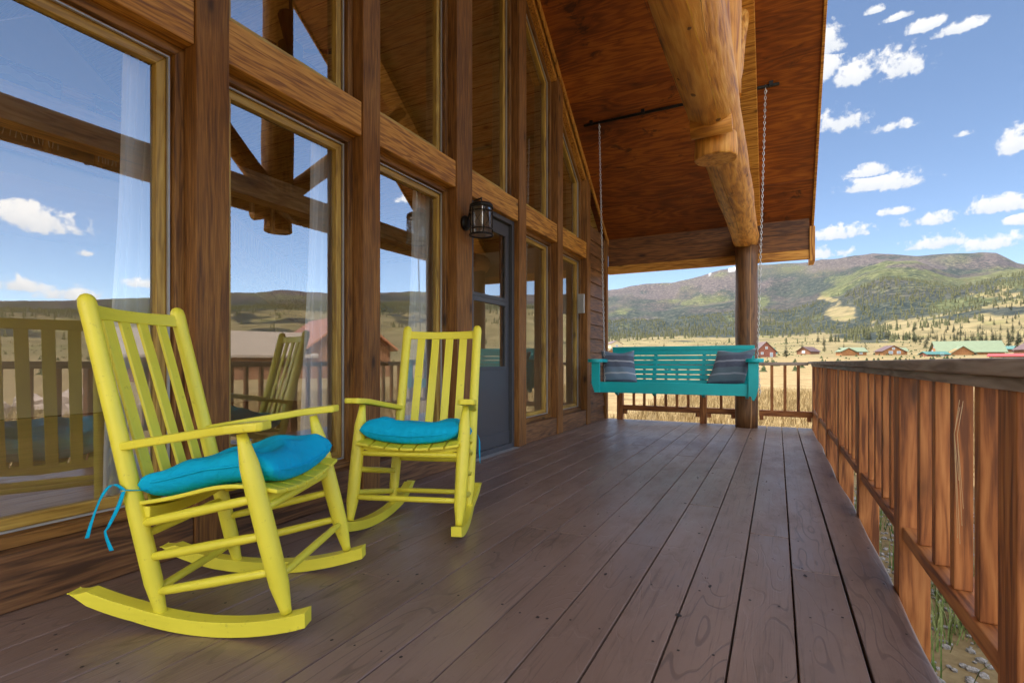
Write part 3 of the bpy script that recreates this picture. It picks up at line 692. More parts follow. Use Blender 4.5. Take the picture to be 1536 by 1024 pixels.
    for x, w in ((-.055, .225), (.335, .262)):
        m = MB(); vs = []; gs = []; n = 12
        for i in range(n + 1):
            y = -w + 2 * w * i / n; z = seat_z(x, y * .9) - .034
            for dx, dz in ((-.016, -.004), (.016, -.004), (.016, .032), (-.016, .032)): vs.append((x + dx, y, z + dz)); gs.append((y, dx, dz))
        fs = [(i * 4 + j, i * 4 + (j + 1) % 4, (i + 1) * 4 + (j + 1) % 4, (i + 1) * 4 + j) for i in range(n) for j in range(4)] + [(0, 1, 2, 3), tuple(n * 4 + j for j in range(4))]
        m.add(vs, fs, gs); m.build('seat_rail', Y, root, .003)
    return root, seat_z
P1 = ((-1.866, 1.183, .0), .4472); P2 = ((-1.754, 2.415, 0), -1.240)
chair, seat_z = make_chair()
chair.location = P1[0]; chair.rotation_euler.z = P1[1]
tag(chair, 'larger yellow rocking chair turned sideways beside the window with cushion ties hanging from its post', 'rocking chair', 'yellow rocking chairs on the porch')
chair2 = dup(chair, P2[0], P2[1], 'smaller yellow rocking chair facing forward in front of the door and lantern post', 'yellow rocking chairs on the porch')
# seat cushions
def cushion(pose, seed, label, ties, fold):
    rr = random.Random(seed); root = thing('seat_cushion', label, 'cushion', pose[0], pose[1], 'turquoise seat cushions')
    m = MB(); nu, nv = 56, 56
    tufts = [(.33, .33), (.67, .33), (.33, .67), (.67, .67)]
    def prof(u, v):
        a, b = abs(2 * u - 1), abs(2 * v - 1); return max(0, (1 - a ** 7)) ** .5 * max(0, (1 - b ** 7)) ** .5
    def base(u, v):
        x = -.085 + .47 * u; y = (-.232 + .464 * v) * (1.0 + .10 * u); return x, y, seat_z(x, max(-.25, min(.25, y))) + .016
    def surf(u, v, top):
        x, y, z0 = base(u, v); p = prof(u, v)
        dm = sum(math.exp(-((u - a) ** 2 + (v - b) ** 2) / .016) for a, b in tufts)
        bulge = .016 * math.sin(u * 9 + seed) * math.sin(v * 8 + seed * 2) + .007 * math.sin(u * 17 + v * 11 + seed) + .02 * fold * math.exp(-((u - .72) / .16) ** 2) * math.sin(v * PI)
        th = (.108 + bulge) * p * (1 - .5 * dm)
        mid = z0 + .042
        lowz = z0 - .004 + (.056 * (1 - p)) * .95
        puck = .005 * math.sin(v * 80 + 3 * math.sin(u * 20)) * (1 - p) 
        return (x + puck, y + puck * .5, (lowz + th) if top else lowz)
    for top in (True, False):
        m.grid(lambda u, v: surf(u, v, top), nu, nv)
    o = m.build('cushion_body', M['cyan'], root)
    bm = bmesh.new(); bm.from_mesh(o.data); bmesh.ops.remove_doubles(bm, verts=bm.verts, dist=.0006); bmesh.ops.recalc_face_normals(bm, faces=bm.faces)
    for f in bm.faces: f.smooth = True
    bm.to_mesh(o.data); bm.free()
    sm = o.modifiers.new('soft', 'SMOOTH'); sm.factor = .5; sm.iterations = 4
    pp = MB()                                      # welt round the middle of the edge
    n = 60; pts = []
    for i in range(n + 1):
        a = 2 * PI * i / n; e = .5
        u = .5 + .497 * math.copysign(abs(math.cos(a)) ** .28, math.cos(a)); v = .5 + .497 * math.copysign(abs(math.sin(a)) ** .28, math.sin(a))
        x, y, z0 = base(u, v); pts.append((x, y, z0 + .052))
    pp.tube(pts, .0045, 6, False); pp.build('piping', M['cyan'], root)
    for path in ties:
        t_ = MB(); vs = []; gs = []
        P = [Vector(q) for q in path]
        Q = []
        for i in range(len(P) - 1):
            p0, p1, p2, p3 = P[max(i - 1, 0)], P[i], P[i + 1], P[min(i + 2, len(P) - 1)]
            for k in range(6):
                t = k / 6; Q.append(.5 * ((2 * p1) + (p2 - p0) * t + (2 * p0 - 5 * p1 + 4 * p2 - p3) * t * t + (3 * p1 - p0 - 3 * p2 + p3) * t ** 3))
        Q.append(P[-1]); side = Vector((.75, -.1, .12)).normalized()
        for i, q in enumerate(Q):
            tw = Matrix.Rotation(.35 * math.sin(i * .3), 3, 'Z') @ side
            vs += [q - tw * .0065, q + tw * .0065]; gs += [(i * .01, 0, 0), (i * .01, .013, 0)]
        t_.add(vs, [(2 * i, 2 * i + 1, 2 * i + 3, 2 * i + 2) for i in range(len(Q) - 1)], gs, True); to = t_.build('tie', M['cyan'], root, fix=False)
        to.modifiers.new('thick', 'SOLIDIFY').thickness = .0016
    return root
kx, ky, kz = -.10, -.222, .452
ring = [(kx + .08, ky + .03, kz - .012), (kx + .03, ky - .028, kz), (kx - .005, ky - .034, kz + .004), (kx - .034, ky, kz), (kx - .01, ky + .032, kz), (kx + .035, ky + .02, kz - .005)]
tail1 = [(kx + .0, ky - .034, kz + .003), (kx - .03, ky - .04, kz + .022), (kx - .06, ky - .045, kz - .012), (kx - .085, ky - .05, kz - .08), (kx - .105, ky - .05, kz - .145)]
tail2 = [(kx + .002, ky - .036, kz), (kx - .012, ky - .042, kz - .05), (kx - .04, ky - .045, kz - .11), (kx - .05, ky - .045, kz - .13), (kx - .03, ky - .045, kz - .185)]
cushion(P1, 1.3, 'turquoise tufted cushion on the larger sideways chair, its ribbon ties hanging down', [ring, tail1, tail2], 1.4)
c2t = [(-.08, .215, .44), (-.11, .25, .44), (-.125, .26, .40), (-.12, .262, .33), (-.125, .265, .27)]
cushion(P2, 4.1, 'turquoise tufted cushion on the smaller chair near the door', [c2t], .6)
# ------------------------------------------------------------------ porch swing
SXL, SXR = -2.0, -.175; SY = 6.05
sw = thing('porch_swing', 'teal slatted porch swing hung on chains at the far end of the deck', 'porch swing', (0, 0, 0))
T = M['teal']
MB().box((SXL + .09, SY + .012, .497), (SXR - .09, SY + .045, .625)).build('front_rail', T, sw, .004)
for s, x0, x1 in ((-1, SXL, SXL + .1), (1, SXR - .1, SXR)):
    m = MB(); outx = x0 if s < 0 else x1; inx = x1 if s < 0 else x0
    q = [(inx, .497), (outx - s * .035, .497), (outx, .60), (outx, .858), (inx, .858)]
    if s > 0: q = [(inx, .497), (inx + .03, .497), (inx + .035, .46), (inx + .055, .45), (outx - .02, .50), (outx, .60), (outx, .858), (inx, .858)]
    o = [random.uniform(0, 9)] * 3; n = len(q)
    vs = [(x, y, z) for y in (SY - .02, SY + .012) for x, z in q]; gs = [(v[2] + o[0], v[0], v[1]) for v in vs]
    m.add(vs, [list(range(n)), [n + i for i in range(n)][::-1]] + [(i, (i + 1) % n, n + (i + 1) % n, n + i) for i in range(n)], gs); m.build('arm_support', T, sw, .004)
    # flat arm with rounded nose
    xc = (x0 + x1) / 2 + s * .012; m = MB(); q = []
    for i in range(13): a = PI + PI * i / 12; q.append((xc + .088 * math.cos(a), SY + .0 + .07 * math.sin(a)))
    q += [(xc + .07, SY + .56), (xc - .07, SY + .56)]
    n = len(q); vs = [(x, y, z) for z in (.858, .898) for x, y in q]; gs = [(v[1], v[0], v[2]) for v in vs]
    m.add(vs, [list(range(n))[::-1], [n + i for i in range(n)]] + [(i, (i + 1) % n, n + (i + 1) % n, n + i) for i in range(n)], gs); m.build('armrest', T, sw, .006, 3)
    MB().box((outx - s * .05 - .02, SY + .5, .50), (outx - s * .05 + .02, SY + .55, .857)).build('arm_support', T, sw, .003)
for k in range(6):
    y = SY + .05 + .082 * k; MB().box((SXL + .06, y, .598 - .006 * k), (SXR - .06, y + .072, .618 - .006 * k)).build('seat_slat', T, sw, .003)
for x in (SXL + .14, SXL + .62, SXR - .62, SXR - .14):
    m = MB(); m.bar((x, SY + .05, .55), (x, SY + .60, .52), .038, .09); m.bar((x, SY + .60, .44), (x, SY + .66, .62), .038, .07); m.bar((x, SY + .53, .52), (x, SY + .72, 1.0), .038, .05); m.build('back_support', T, sw, .003)
by = lambda z: SY + .48 + .19 * (z - .6) / .46
zc_ = .605
for k in range(6):
    z0 = .598 + .0585 * k; m = MB(); m.box((SXL + .075, by(z0 + .025) - .012, z0), (SXR - .06, by(z0 + .025) + .006, z0 + .0495)); m.build('back_slat', T, sw, .002)
m = MB(); y = by(1.0); m.box((SXL + .075, y - .014, .951), (SXR - .06, y + .006, 1.058)); m.box((SXL + .075, y - .024, 1.012), (SXR - .06, y - .015, 1.058)); m.build('top_rail', T, sw, .003)
def chain(a, b, parent):
    a = Vector(a); b = Vector(b); d = (b - a); L = d.length; n = int(L / .033); m = MB(); t = d.normalized()
    x = Vector((1, 0, 0)); x = (x - t * x.dot(t)).normalized(); y = t.cross(x)
    for i in range(n):
        c = a + d * ((i + .5) / n); sx = x if i % 2 else y
        pts = [c + t * (.0225 * math.cos(q)) + sx * (.0095 * math.sin(q)) for q in np.linspace(0, 2 * PI, 9)]
        m.tube(pts, .0034, 5, False)
    return m.build('chain', M['steel'], parent, fix=False)
for xt, xb in ((-2.0, -1.935), (-.115, -.195)):
    chain((xt, 6.34, zp - .03), (xb, SY + .30, .90), sw)
    chain((xb, SY + .30, .90), (xb + (.06 if xb < -1 else .03), SY + .12, .50), sw)
hk = MB()
for xt in (-2.0, -.115): hk.tube([(xt, 6.34, zp - .0), (xt, 6.34, zp - .05), (xt + .014, 6.34, zp - .075), (xt, 6.34, zp - .095), (xt - .012, 6.34, zp - .08)], .005, 6)
hk.build('hook', M['steel'], sw)
def pillow(loc, rz, lean, roll, shear, mat, label, size=.44, tz=.0):
    m = MB()
    def pf(u, v, s):
        a, b = 2 * u - 1, 2 * v - 1; p = max(0, (1 - abs(a) ** 2.6)) ** .55 * max(0, (1 - abs(b) ** 2.6)) ** .55
        pin = 1 - .05 * (1 - abs(b)) * 0 - .07 * (b * b) * 0
        x = a * size / 2 * (1 - .07 * (1 - b * b) * abs(a)) + shear * b * size / 2; z = b * size / 2 * (1 - .07 * (1 - a * a) * abs(b)) - .014 * math.sin(a * 3 + 1) 
        return (x, s * (.075 * p + .004 * math.sin(7 * a + 4 * b) * p), z)
    for s in (-1, 1): m.grid(lambda u, v: pf(u, v, s), 26, 26)
    o = m.build('throw_pillow', M[mat]); bm = bmesh.new(); bm.from_mesh(o.data); bmesh.ops.remove_doubles(bm, verts=bm.verts, dist=.0008); bmesh.ops.recalc_face_normals(bm, faces=bm.faces); bm.to_mesh(o.data); bm.free()
    o.location = loc; o.rotation_euler = (lean, roll, rz); return tag(o, label, 'pillow', 'striped pillows on the porch swing')
pillow((-1.755, SY + .30, .80), R(4), R(-22), R(0), -.16, 'pillow', 'lighter blue striped pillow at the swing arm nearest the house', .42)
pillow((-.47, SY + .31, .80), R(-10), R(-24), R(-4), .27, 'pillow2', 'darker slate striped pillow at the swing arm nearest the railing', .42)
# ------------------------------------------------------------------ railings
RM = M['rail']
rl = thing('deck_railing', 'brown wooden railing with square balusters along the open side of the deck', 'railing', (XE, 3.4, 0)); rl.location = (0, 0, 0)
ys = [7.75 - 1.066 * i for i in range(8)]
for y in ys: MB().box((.402, y - .05, -.62), (.496, y + .05, .8335), None, 2).build('railing_post', RM, rl, .004)
MB().box((.36, -.8, .834), (.505, 7.86, .868), None, 1).build('rail_cap', M['cap'], rl, .006)
MB().box((.388, -.78, .806), (.4015, 7.70, .8335), None, 1).build('top_rail', M['cap'], rl, .003)
for i in range(7):
    a, b = ys[i + 1] + .051, ys[i] - .051
    MB().box((.412, a, .205), (.497, b, .252), None, 1).build('bottom_rail', RM, rl, .003)
    nb = 4
    for k in range(nb):
        y = a + (b - a) * (k + 1) / (nb + 1) + random.uniform(-.006, .006)
        MB().box((.421, y - .02, .253), (.462, y + .02, .8335), None, 2).build('baluster', RM, rl, .003)
er = thing('end_railing', 'brown wooden railing across the far end of the deck behind the teal swing', 'railing', (0, YE, 0)); er.location = (0, 0, 0)
for x in (-2.12, -.93): MB().box((x - .045, 7.73, .0), (x + .045, 7.815, .815), None, 2).build('railing_post', RM, er, .004)
MB().box((-2.3, 7.72, .817), (.357, 7.86, .858), None, 0).build('rail_cap', M['cap'], er, .005)
for a, b in ((-2.07, -.978), (-.882, -.51), (-.22, .40)):
    MB().box((a, 7.74, .140), (b, 7.80, .218), None, 0).build('bottom_rail', RM, er, .003)
    n = max(1, int(round((b - a) / .166)) - 1)
    for k in range(n):
        x = a + (b - a) * (k + 1) / (n + 1); MB().box((x - .018, 7.75, .2185), (x + .018, 7.785, .816), None, 2).build('baluster', RM, er, .003)
    for x in (a + .03, b - .03): MB().box((x - .025, 7.745, .085), (x + .025, 7.795, .139)).build('rail_block', RM, er)
# cobweb and dry straw caught in the railing
M['straw'] = plain('dry_straw', (.72, .52, .3), .8)
st = MB()
for k in range(5):
    y = 1.73 + random.uniform(-.035, .05); x = .432; z = .77; a = random.uniform(-.4, .4)
    st.tube([(x - .002, y, z - random.uniform(0, .05)), (x - .012, y - .02 * a, z - .1), (x - .006 - .01 * abs(a), y + .09 * a, z - .22 - random.uniform(0, .18))], .0006, 4)
tag(st.build('dry_grass', M['straw']), 'few dry grass stalks caught on the side railing balusters', 'dry grass', None, 'stuff')
# ------------------------------------------------------------------ terrain
def hashn(ix, iy, seed):
    h = (ix.astype(np.int64) * 374761393 + iy.astype(np.int64) * 668265263 + seed * 974711) & 0x7fffffff
    h = ((h ^ (h >> 13)) * 1274126177) & 0x7fffffff
    return ((h ^ (h >> 16)) & 0xffff) / 65535.0
def vnoise(x, y, seed=0):
    ix, iy = np.floor(x), np.floor(y); fx, fy = x - ix, y - iy; fx = fx * fx * (3 - 2 * fx); fy = fy * fy * (3 - 2 * fy)
    a, b = hashn(ix, iy, seed), hashn(ix + 1, iy, seed); c, d = hashn(ix, iy + 1, seed), hashn(ix + 1, iy + 1, seed)
    return a + (b - a) * fx + (c - a) * fy + (a - b - c + d) * fx * fy
def fbm(x, y, seed=0, oct=5, gain=.5):
    s = 0; a = 1; t = 0
    for o in range(oct): s = s + a * vnoise(x * 2 ** o + 17.3 * o, y * 2 ** o - 9.1 * o, seed + o); t += a; a *= gain
    return s / t
def px_az_e(px, y):
    u = (px - 768) / FPX; dx, dy = dirh(px)
    return math.degrees(math.atan2(dx, dy)), (HOR - y) / FPX / math.hypot(1, u)
def table(pxs, extra):
    L = [px_az_e(*p) for p in pxs] + extra; L.sort(); a = np.array(L); return lambda az: np.interp(az, a[:, 0], a[:, 1])
e_r = table([(850, 446), (914, 434), (943, 428.5), (975, 424), (1007, 422), (1050, 411), (1082, 402), (1142, 395), (1179, 391), (1213, 391), (1265, 385), (1309, 379), (1375, 381), (1434, 377.5), (1473, 377), (1495, 379), (1526, 394), (1550, 399)],
            [(-180, .05), (-60, .06), (-35, .09), (25, .128), (38, .134), (45, .125), (51, .128), (60, .11), (68, .088), (76, .08), (85, .075), (120, .06), (180, .05)])
e_m = table([(914, 468), (1000, 466), (1100, 455), (1180, 456), (1230, 432), (1266, 415), (1298, 398), (1331, 390), (1375, 392), (1419, 407), (1438, 412), (1480, 407), (1536, 400)],
            [(-180, .04), (-35, .05), (25, .115), (38, .11), (51, .108), (60, .09), (68, .075), (85, .065), (120, .05), (180, .04)])
e_f = table([(880, 509), (914, 508), (1000, 506), (1100, 503), (1180, 505), (1230, 501), (1290, 497), (1340, 484), (1438, 468), (1536, 447)],
            [(-180, .03), (-35, .03), (25, .1), (38, .092), (51, .088), (60, .078), (68, .066), (85, .056), (120, .04), (180, .03)])
KR = np.array([0, 9, 45, 120, 280, 450, 700, 1100, 2200, 2700, 3600, 5200])
def terrain_h(az, r):
    ef, em, er = e_f(az), e_m(az), e_r(az)
    ks = [-.72, -.72, -.7, .1, 3.2, 9.0, np.minimum(27, ef * 700 * .75 + 4), ef * 1100 + .86, em * 2200 + .86, em * 2200 * .97 + 20, er * 3600 + .86, er * 3600 * .7]
    Z = np.stack([np.broadcast_to(np.asarray(k, float), az.shape) for k in ks], -1)
    i = np.clip(np.searchsorted(KR, r, side='right') - 1, 0, len(KR) - 2); t = np.clip((r - KR[i]) / (KR[i + 1] - KR[i]), 0, 1)
    z = np.take_along_axis(Z, i[..., None], -1)[..., 0] * (1 - t) + np.take_along_axis(Z, (i + 1)[..., None], -1)[..., 0] * t
    x, y = r * np.sin(np.radians(az)), r * np.cos(np.radians(az))
    k1 = np.clip((r - 350) / 600, 0, 1); k2 = np.clip((r - 900) / 1300, 0, 1)
    rid = 1 - np.abs(2 * fbm(x / 420, y / 420, 5, 4) - 1)
    z = z + (fbm(x / 130, y / 130, 2, 4) - .5) * 20 * k1 + (rid - .75) * 60 * k2 * np.where(r > 3300, .35, 1) + (fbm(x / 30, y / 30, 9, 3) - .5) * .35 * np.clip((r - 12) / 60, 0, 1)
    return z
def ground_z(x, y):
    return float(terrain_h(np.array([math.degrees(math.atan2(x, y))]), np.array([math.hypot(x, y)]))[0])
azs = np.concatenate([np.arange(-180, -24, 3.0), np.arange(-24, 20, .1), np.arange(20, 100, .22), np.arange(100, 180.1, 3.0)])
rs = np.concatenate([[.3, 2, 4, 6], 8 * (5400 / 8) ** (np.arange(190) / 189)])
AZ, RR = np.meshgrid(azs, rs, indexing='ij'); ZZ = terrain_h(AZ, RR)
XX, YY = RR * np.sin(np.radians(AZ)), RR * np.cos(np.radians(AZ))
V = np.stack([XX, YY, ZZ], -1).reshape(-1, 3); nr = len(rs); na = len(azs)
ii, jj = np.meshgrid(np.arange(na - 1), np.arange(nr - 1), indexing='ij'); b0 = (ii * nr + jj).ravel()
F = np.stack([b0, b0 + 1, b0 + nr + 1, b0 + nr], -1)
# vegetation zones: x = conifer forest with some painted cloud shadow, y = young green aspen, z = bare rock / dead grey stands
EL = (ZZ - EYE) / RR; ef = e_f(AZ); er_ = e_r(AZ)
n1 = fbm(XX / 260, YY / 260, 31, 5); n2 = fbm(XX / 340 + 9, YY / 340, 47, 5); n3 = fbm(XX / 120, YY / 120, 59, 4); n4 = fbm(XX / 500, YY / 500, 71, 4)
up = np.clip((EL - ef) / .012 + .5, 0, 1) * np.clip((RR - 620) / 300, 0, 1)
forest = up * np.clip(.75 + (n1 - .5) * 2.2, 0, 1); aspen = np.clip((n2 - .53) * 7, 0, 1) * up * .8; rock = np.clip((EL - .78 * er_) / (.2 * er_), 0, 1) * np.clip(.5 + (n4 - .45) * 4, 0, 1) * (RR > 1500)
forest = np.maximum(forest, np.clip((n3 - .60) * 9, 0, 1) * np.clip((RR - 380) / 250, 0, 1) * .8)
# named patches of the hillside, laid where they stand on the slopes
sx, cx_ = SN, CS; zc = -sx * XX + cx_ * YY; okz = zc > 50; zc = np.where(okz, zc, 1e9)
PU = 768 + FPX * (cx_ * XX + sx * YY) / zc; PV = HOR - FPX * (ZZ - EYE) / zc
wob = (n3 - .5)
def patch(cx, cy, rx, ry, soft=.5):
    d = np.hypot((PU - cx) / rx, (PV - cy) / ry) + wob * 1.5
    return np.clip((1 - d) / soft, 0, 1) * okz
for p in ((1262, 470, 27, 13), (1246, 449, 20, 5), (1330, 481, 25, 4), (1505, 431, 20, 5), (1500, 442, 60, 4), (1345, 452, 12, 3), (1003, 476, 13, 8)):
    k = patch(*p); forest *= 1 - k; aspen *= 1 - k; rock = np.where(p[0] == 1003, np.maximum(rock, k * .7), rock * (1 - k))
for p in ((1288, 424, 55, 12), (1340, 410, 50, 8), (1417, 461, 36, 7), (1462, 452, 50, 7), (1520, 426, 40, 7), (1345, 438, 36, 5), (1225, 476, 10, 7), (935, 470, 30, 9), (1030, 452, 60, 6), (1092, 479, 16, 6), (950, 487, 24, 7), (1142, 456, 18, 11), (1510, 412, 50, 10), (1255, 440, 22, 10)):
    k = patch(*p); aspen = np.maximum(aspen, k * .95); rock *= 1 - k
for p in ((1000, 478, 110, 15), (1290, 470, 0.1, 0.1), (1340, 462, 50, 22), (1330, 424, 60, 7), (1090, 500, 90, 8), (1300, 505, 70, 10), (1350, 385, 90, 5), (1180, 470, 50, 20)):
    k = patch(*p); forest = np.maximum(forest, k); aspen *= 1 - .85 * k; rock *= 1 - .7 * k  # dark stands, partly cloud shadow put into the ground colour
for p in ((1390, 400, 60, 5), (1488, 386, 32, 8), (1260, 392, 40, 4), (985, 440, 60, 14), (1090, 425, 70, 18)):
    k = patch(*p); rock = np.maximum(rock, k * .9); aspen *= 1 - k * .8
forest = np.maximum(forest, up * .62 * (RR > 1500) * (1 - patch(1262, 470, 29, 15)) * (1 - patch(1505, 431, 22, 6)) * (1 - patch(1500, 442, 62, 5)) * (1 - patch(1246, 449, 21, 6)))
snow = patch(1055, 409, 14, 2.2, .2) + patch(1090, 401, 14, 1.6, .2)
t = NT('valley_ground'); at = t.n('ShaderNodeAttribute', attribute_name='zone'); zz = t.sep(at.outputs['Vector'])
pos = t.n('ShaderNodeNewGeometry').outputs['Position']
nm = t.noise(pos, .035, 5, .6); nf = t.noise(pos, .9, 5, .65); nff = t.noise(pos, 7, 4, .7); tr_ = t.noise(t.scale(pos, (1, 1, .5)), .06, 4, .85); tr2 = t.noise(pos, .16, 2, .7)
near = t.ramp(t.math('ADD', t.math('MULTIPLY', nf, .6), t.math('MULTIPLY', nff, .4)), [(.32, (.085, .062, .03)), (.48, (.22, .155, .075)), (.62, (.30, .225, .115)), (.75, (.15, .13, .06))])
far = t.ramp(nm, [(.34, (.095, .082, .04)), (.5, (.17, .134, .066)), (.66, (.225, .18, .092))])
dist = t.n('ShaderNodeVectorMath', operation='LENGTH', i_0=pos).outputs['Value']
base = t.mix(t.mapr(dist, 60, 400, 0, 1), near, far)
patchg = t.mapr(t.noise(pos, .02, 4), .52, .68, 0, .5, True); base = t.mix(patchg, base, (.13, .13, .045))
shr = t.mapr(tr2, .60, .70, 0, .5, True); base = t.mix(t.math('MULTIPLY', shr, t.mapr(dist, 60, 300, .5, 1)), base, (.05, .05, .024))
deadc = t.ramp(tr_, [(.36, (.013, .014, .016)), (.5, (.040, .035, .034)), (.62, (.105, .085, .07))])
conc = t.ramp(tr_, [(.36, (.005, .010, .013)), (.5, (.020, .028, .024)), (.63, (.07, .07, .05))])
fmix = t.mix(t.mapr(t.noise(pos, .0042, 5, .6), .40, .56, 0, 1, True), deadc, conc)
fmix = t.mix(t.mapr(dist, 1300, 2000, .8, 0), fmix, conc)
aspc = t.ramp(tr_, [(.36, (.028, .036, .014)), (.5, (.082, .092, .027)), (.63, (.155, .155, .058))])
rokc = t.ramp(tr_, [(.36, (.022, .018, .022)), (.5, (.066, .052, .052)), (.63, (.145, .112, .098))])
def edge(v, w=.33): return t.mapr(t.math('ADD', v, t.math('MULTIPLY', t.math('SUBTRACT', tr_, .5), 1.3)), .5 - w * .5, .5 + w * .5, 0, 1, True)
c = t.mix(edge(zz[0]), base, fmix); c = t.mix(t.math('MULTIPLY', edge(zz[2]), .85), c, rokc); c = t.mix(t.math('MULTIPLY', edge(zz[1], .8), .62), c, aspc)
sn = t.n('ShaderNodeAttribute', attribute_name='snow'); c = t.mix(t.sep(sn.outputs['Vector'])[0], c, (.85, .87, .9))
hh = t.math('ADD', t.math('MULTIPLY', nff, .25), nf)
M['ground'] = t.bsdf(c, .95, t.n('ShaderNodeBump', i_Height=hh, i_Distance=.08, i_Strength=.6).outputs[0], Specular_IOR_Level=.1)
zone = np.stack([forest, aspen, rock], -1).reshape(-1, 3); snv = np.stack([np.clip(snow, 0, 1)] * 3, -1).reshape(-1, 3)
gnd = fast_mesh('ground', V, F, M['ground'], None, True, {'zone': zone, 'snow': snv}); tag(gnd, 'dry grass valley floor rising to forested mountains', None, None, 'structure')
# grass and rubble beside the deck and over the near meadow
def tuft_field(name, pts, h0, h1, mat, blades, seed, wid=.006):
    r_ = np.random.default_rng(seed); n = len(pts) * blades
    base = np.repeat(pts, blades, 0) + np.c_[r_.normal(0, .05, (n, 2)), np.zeros(n)]
    a = r_.uniform(0, 2 * PI, n); L = r_.uniform(h0, h1, n); ln = r_.uniform(.1, .7, n) * L
    d = np.c_[np.cos(a), np.sin(a), np.zeros(n)]; s = np.c_[-np.sin(a), np.cos(a), np.zeros(n)] * (wid * r_.uniform(.6, 1.4, n))[:, None]
    mid = base + d * (ln * .35)[:, None] + np.c_[np.zeros((n, 2)), L * .6]; tip = base + d * ln[:, None] + np.c_[np.zeros((n, 2)), L]
    Vv = np.stack([base - s, base + s, mid + s * .7, mid - s * .7, tip], 1).reshape(-1, 3); k = np.arange(n)[:, None] * 5
    Ff = np.concatenate([k + np.array([[0, 1, 2]]), k + np.array([[0, 2, 3]]), k + np.array([[3, 2, 4]])])
    o = fast_mesh(name, Vv, Ff, mat, None, False); return o
def zmany(P): return terrain_h(np.degrees(np.arctan2(P[:, 0], P[:, 1])), np.hypot(P[:, 0], P[:, 1]))
def m_grass(name, a, b, c_):
    t = NT(name); pos = t.n('ShaderNodeNewGeometry').outputs['Position']; n = t.noise(pos, 1.7, 3); n2 = t.noise(pos, 30, 2)
    return t.bsdf(t.ramp(t.math('ADD', t.math('MULTIPLY', n, .6), t.math('MULTIPLY', n2, .4)), [(.35, a), (.5, b), (.65, c_)]), .9, None, Specular_IOR_Level=.1)
M['dryg'] = m_grass('dry_meadow_grass', (.16, .11, .05), (.29, .205, .095), (.39, .30, .155)); M['greeng'] = m_grass('green_spring_grass', (.05, .09, .03), (.12, .19, .05), (.28, .30, .12))
P = np.c_[RNG.uniform(-4, 14, 9000), RNG.uniform(8.6, 30, 9000) ** 1.0, np.zeros(9000)]; P[:, 2] = zmany(P); tag(tuft_field('meadow_grass', P, .12, .42, M['dryg'], 7, 5), 'dry straw coloured meadow grass beyond the deck', 'grass', None, 'stuff')
P = np.c_[RNG.uniform(3.2, 16, 7000), RNG.uniform(-6, 22, 7000), np.zeros(7000)]; P[:, 2] = zmany(P); tag(tuft_field('meadow_grass', P, .1, .36, M['dryg'], 7, 6), 'dry meadow grass outside the side railing', 'grass', None, 'stuff')
P = np.c_[RNG.uniform(.5, 3.4, 520), RNG.uniform(-.5, 8, 520), np.zeros(520)]; P = P[fbm(P[:, 0] * 1.7, P[:, 1] * 1.7, 3, 3) > .47]; P[:, 2] = zmany(P); tag(tuft_field('green_grass', P, .08, .26, M['greeng'], 16, 7, .004), 'green grass tufts growing along the foot of the deck', 'grass', None, 'stuff')
M['stone'] = plain('gray_gravel', (.27, .25, .23), .9, 0, .5, 3)
gv = MB(); ico = [(0, 0, 1), (.89, 0, .45), (.28, .85, .45), (-.72, .53, .45), (-.72, -.53, .45), (.28, -.85, .45), (.72, .53, -.45), (-.28, .85, -.45), (-.89, 0, -.45), (-.28, -.85, -.45), (.72, -.53, -.45), (0, 0, -1)]
icf = [(0, 1, 2), (0, 2, 3), (0, 3, 4), (0, 4, 5), (0, 5, 1), (1, 6, 2), (2, 7, 3), (3, 8, 4), (4, 9, 5), (5, 10, 1), (6, 7, 2), (7, 8, 3), (8, 9, 4), (9, 10, 5), (10, 6, 1), (6, 11, 7), (7, 11, 8), (8, 11, 9), (9, 11, 10), (10, 11, 6)]
for k in range(2600):
    x, y = random.uniform(.42, 2.4), random.uniform(.2, 7.8); s = random.uniform(.008, .03)
    gv.add([(x + a * s * random.uniform(.7, 1.3), y + b * s * random.uniform(.7, 1.3), -.715 + c * s * .6) for a, b, c in ico], icf, [(x + a, y + b, c) for a, b, c in ico])
tag(gv.build('gravel', M['stone'], None, fix=False), 'grey gravel strip below the open edge of the deck', 'gravel', None, 'stuff')
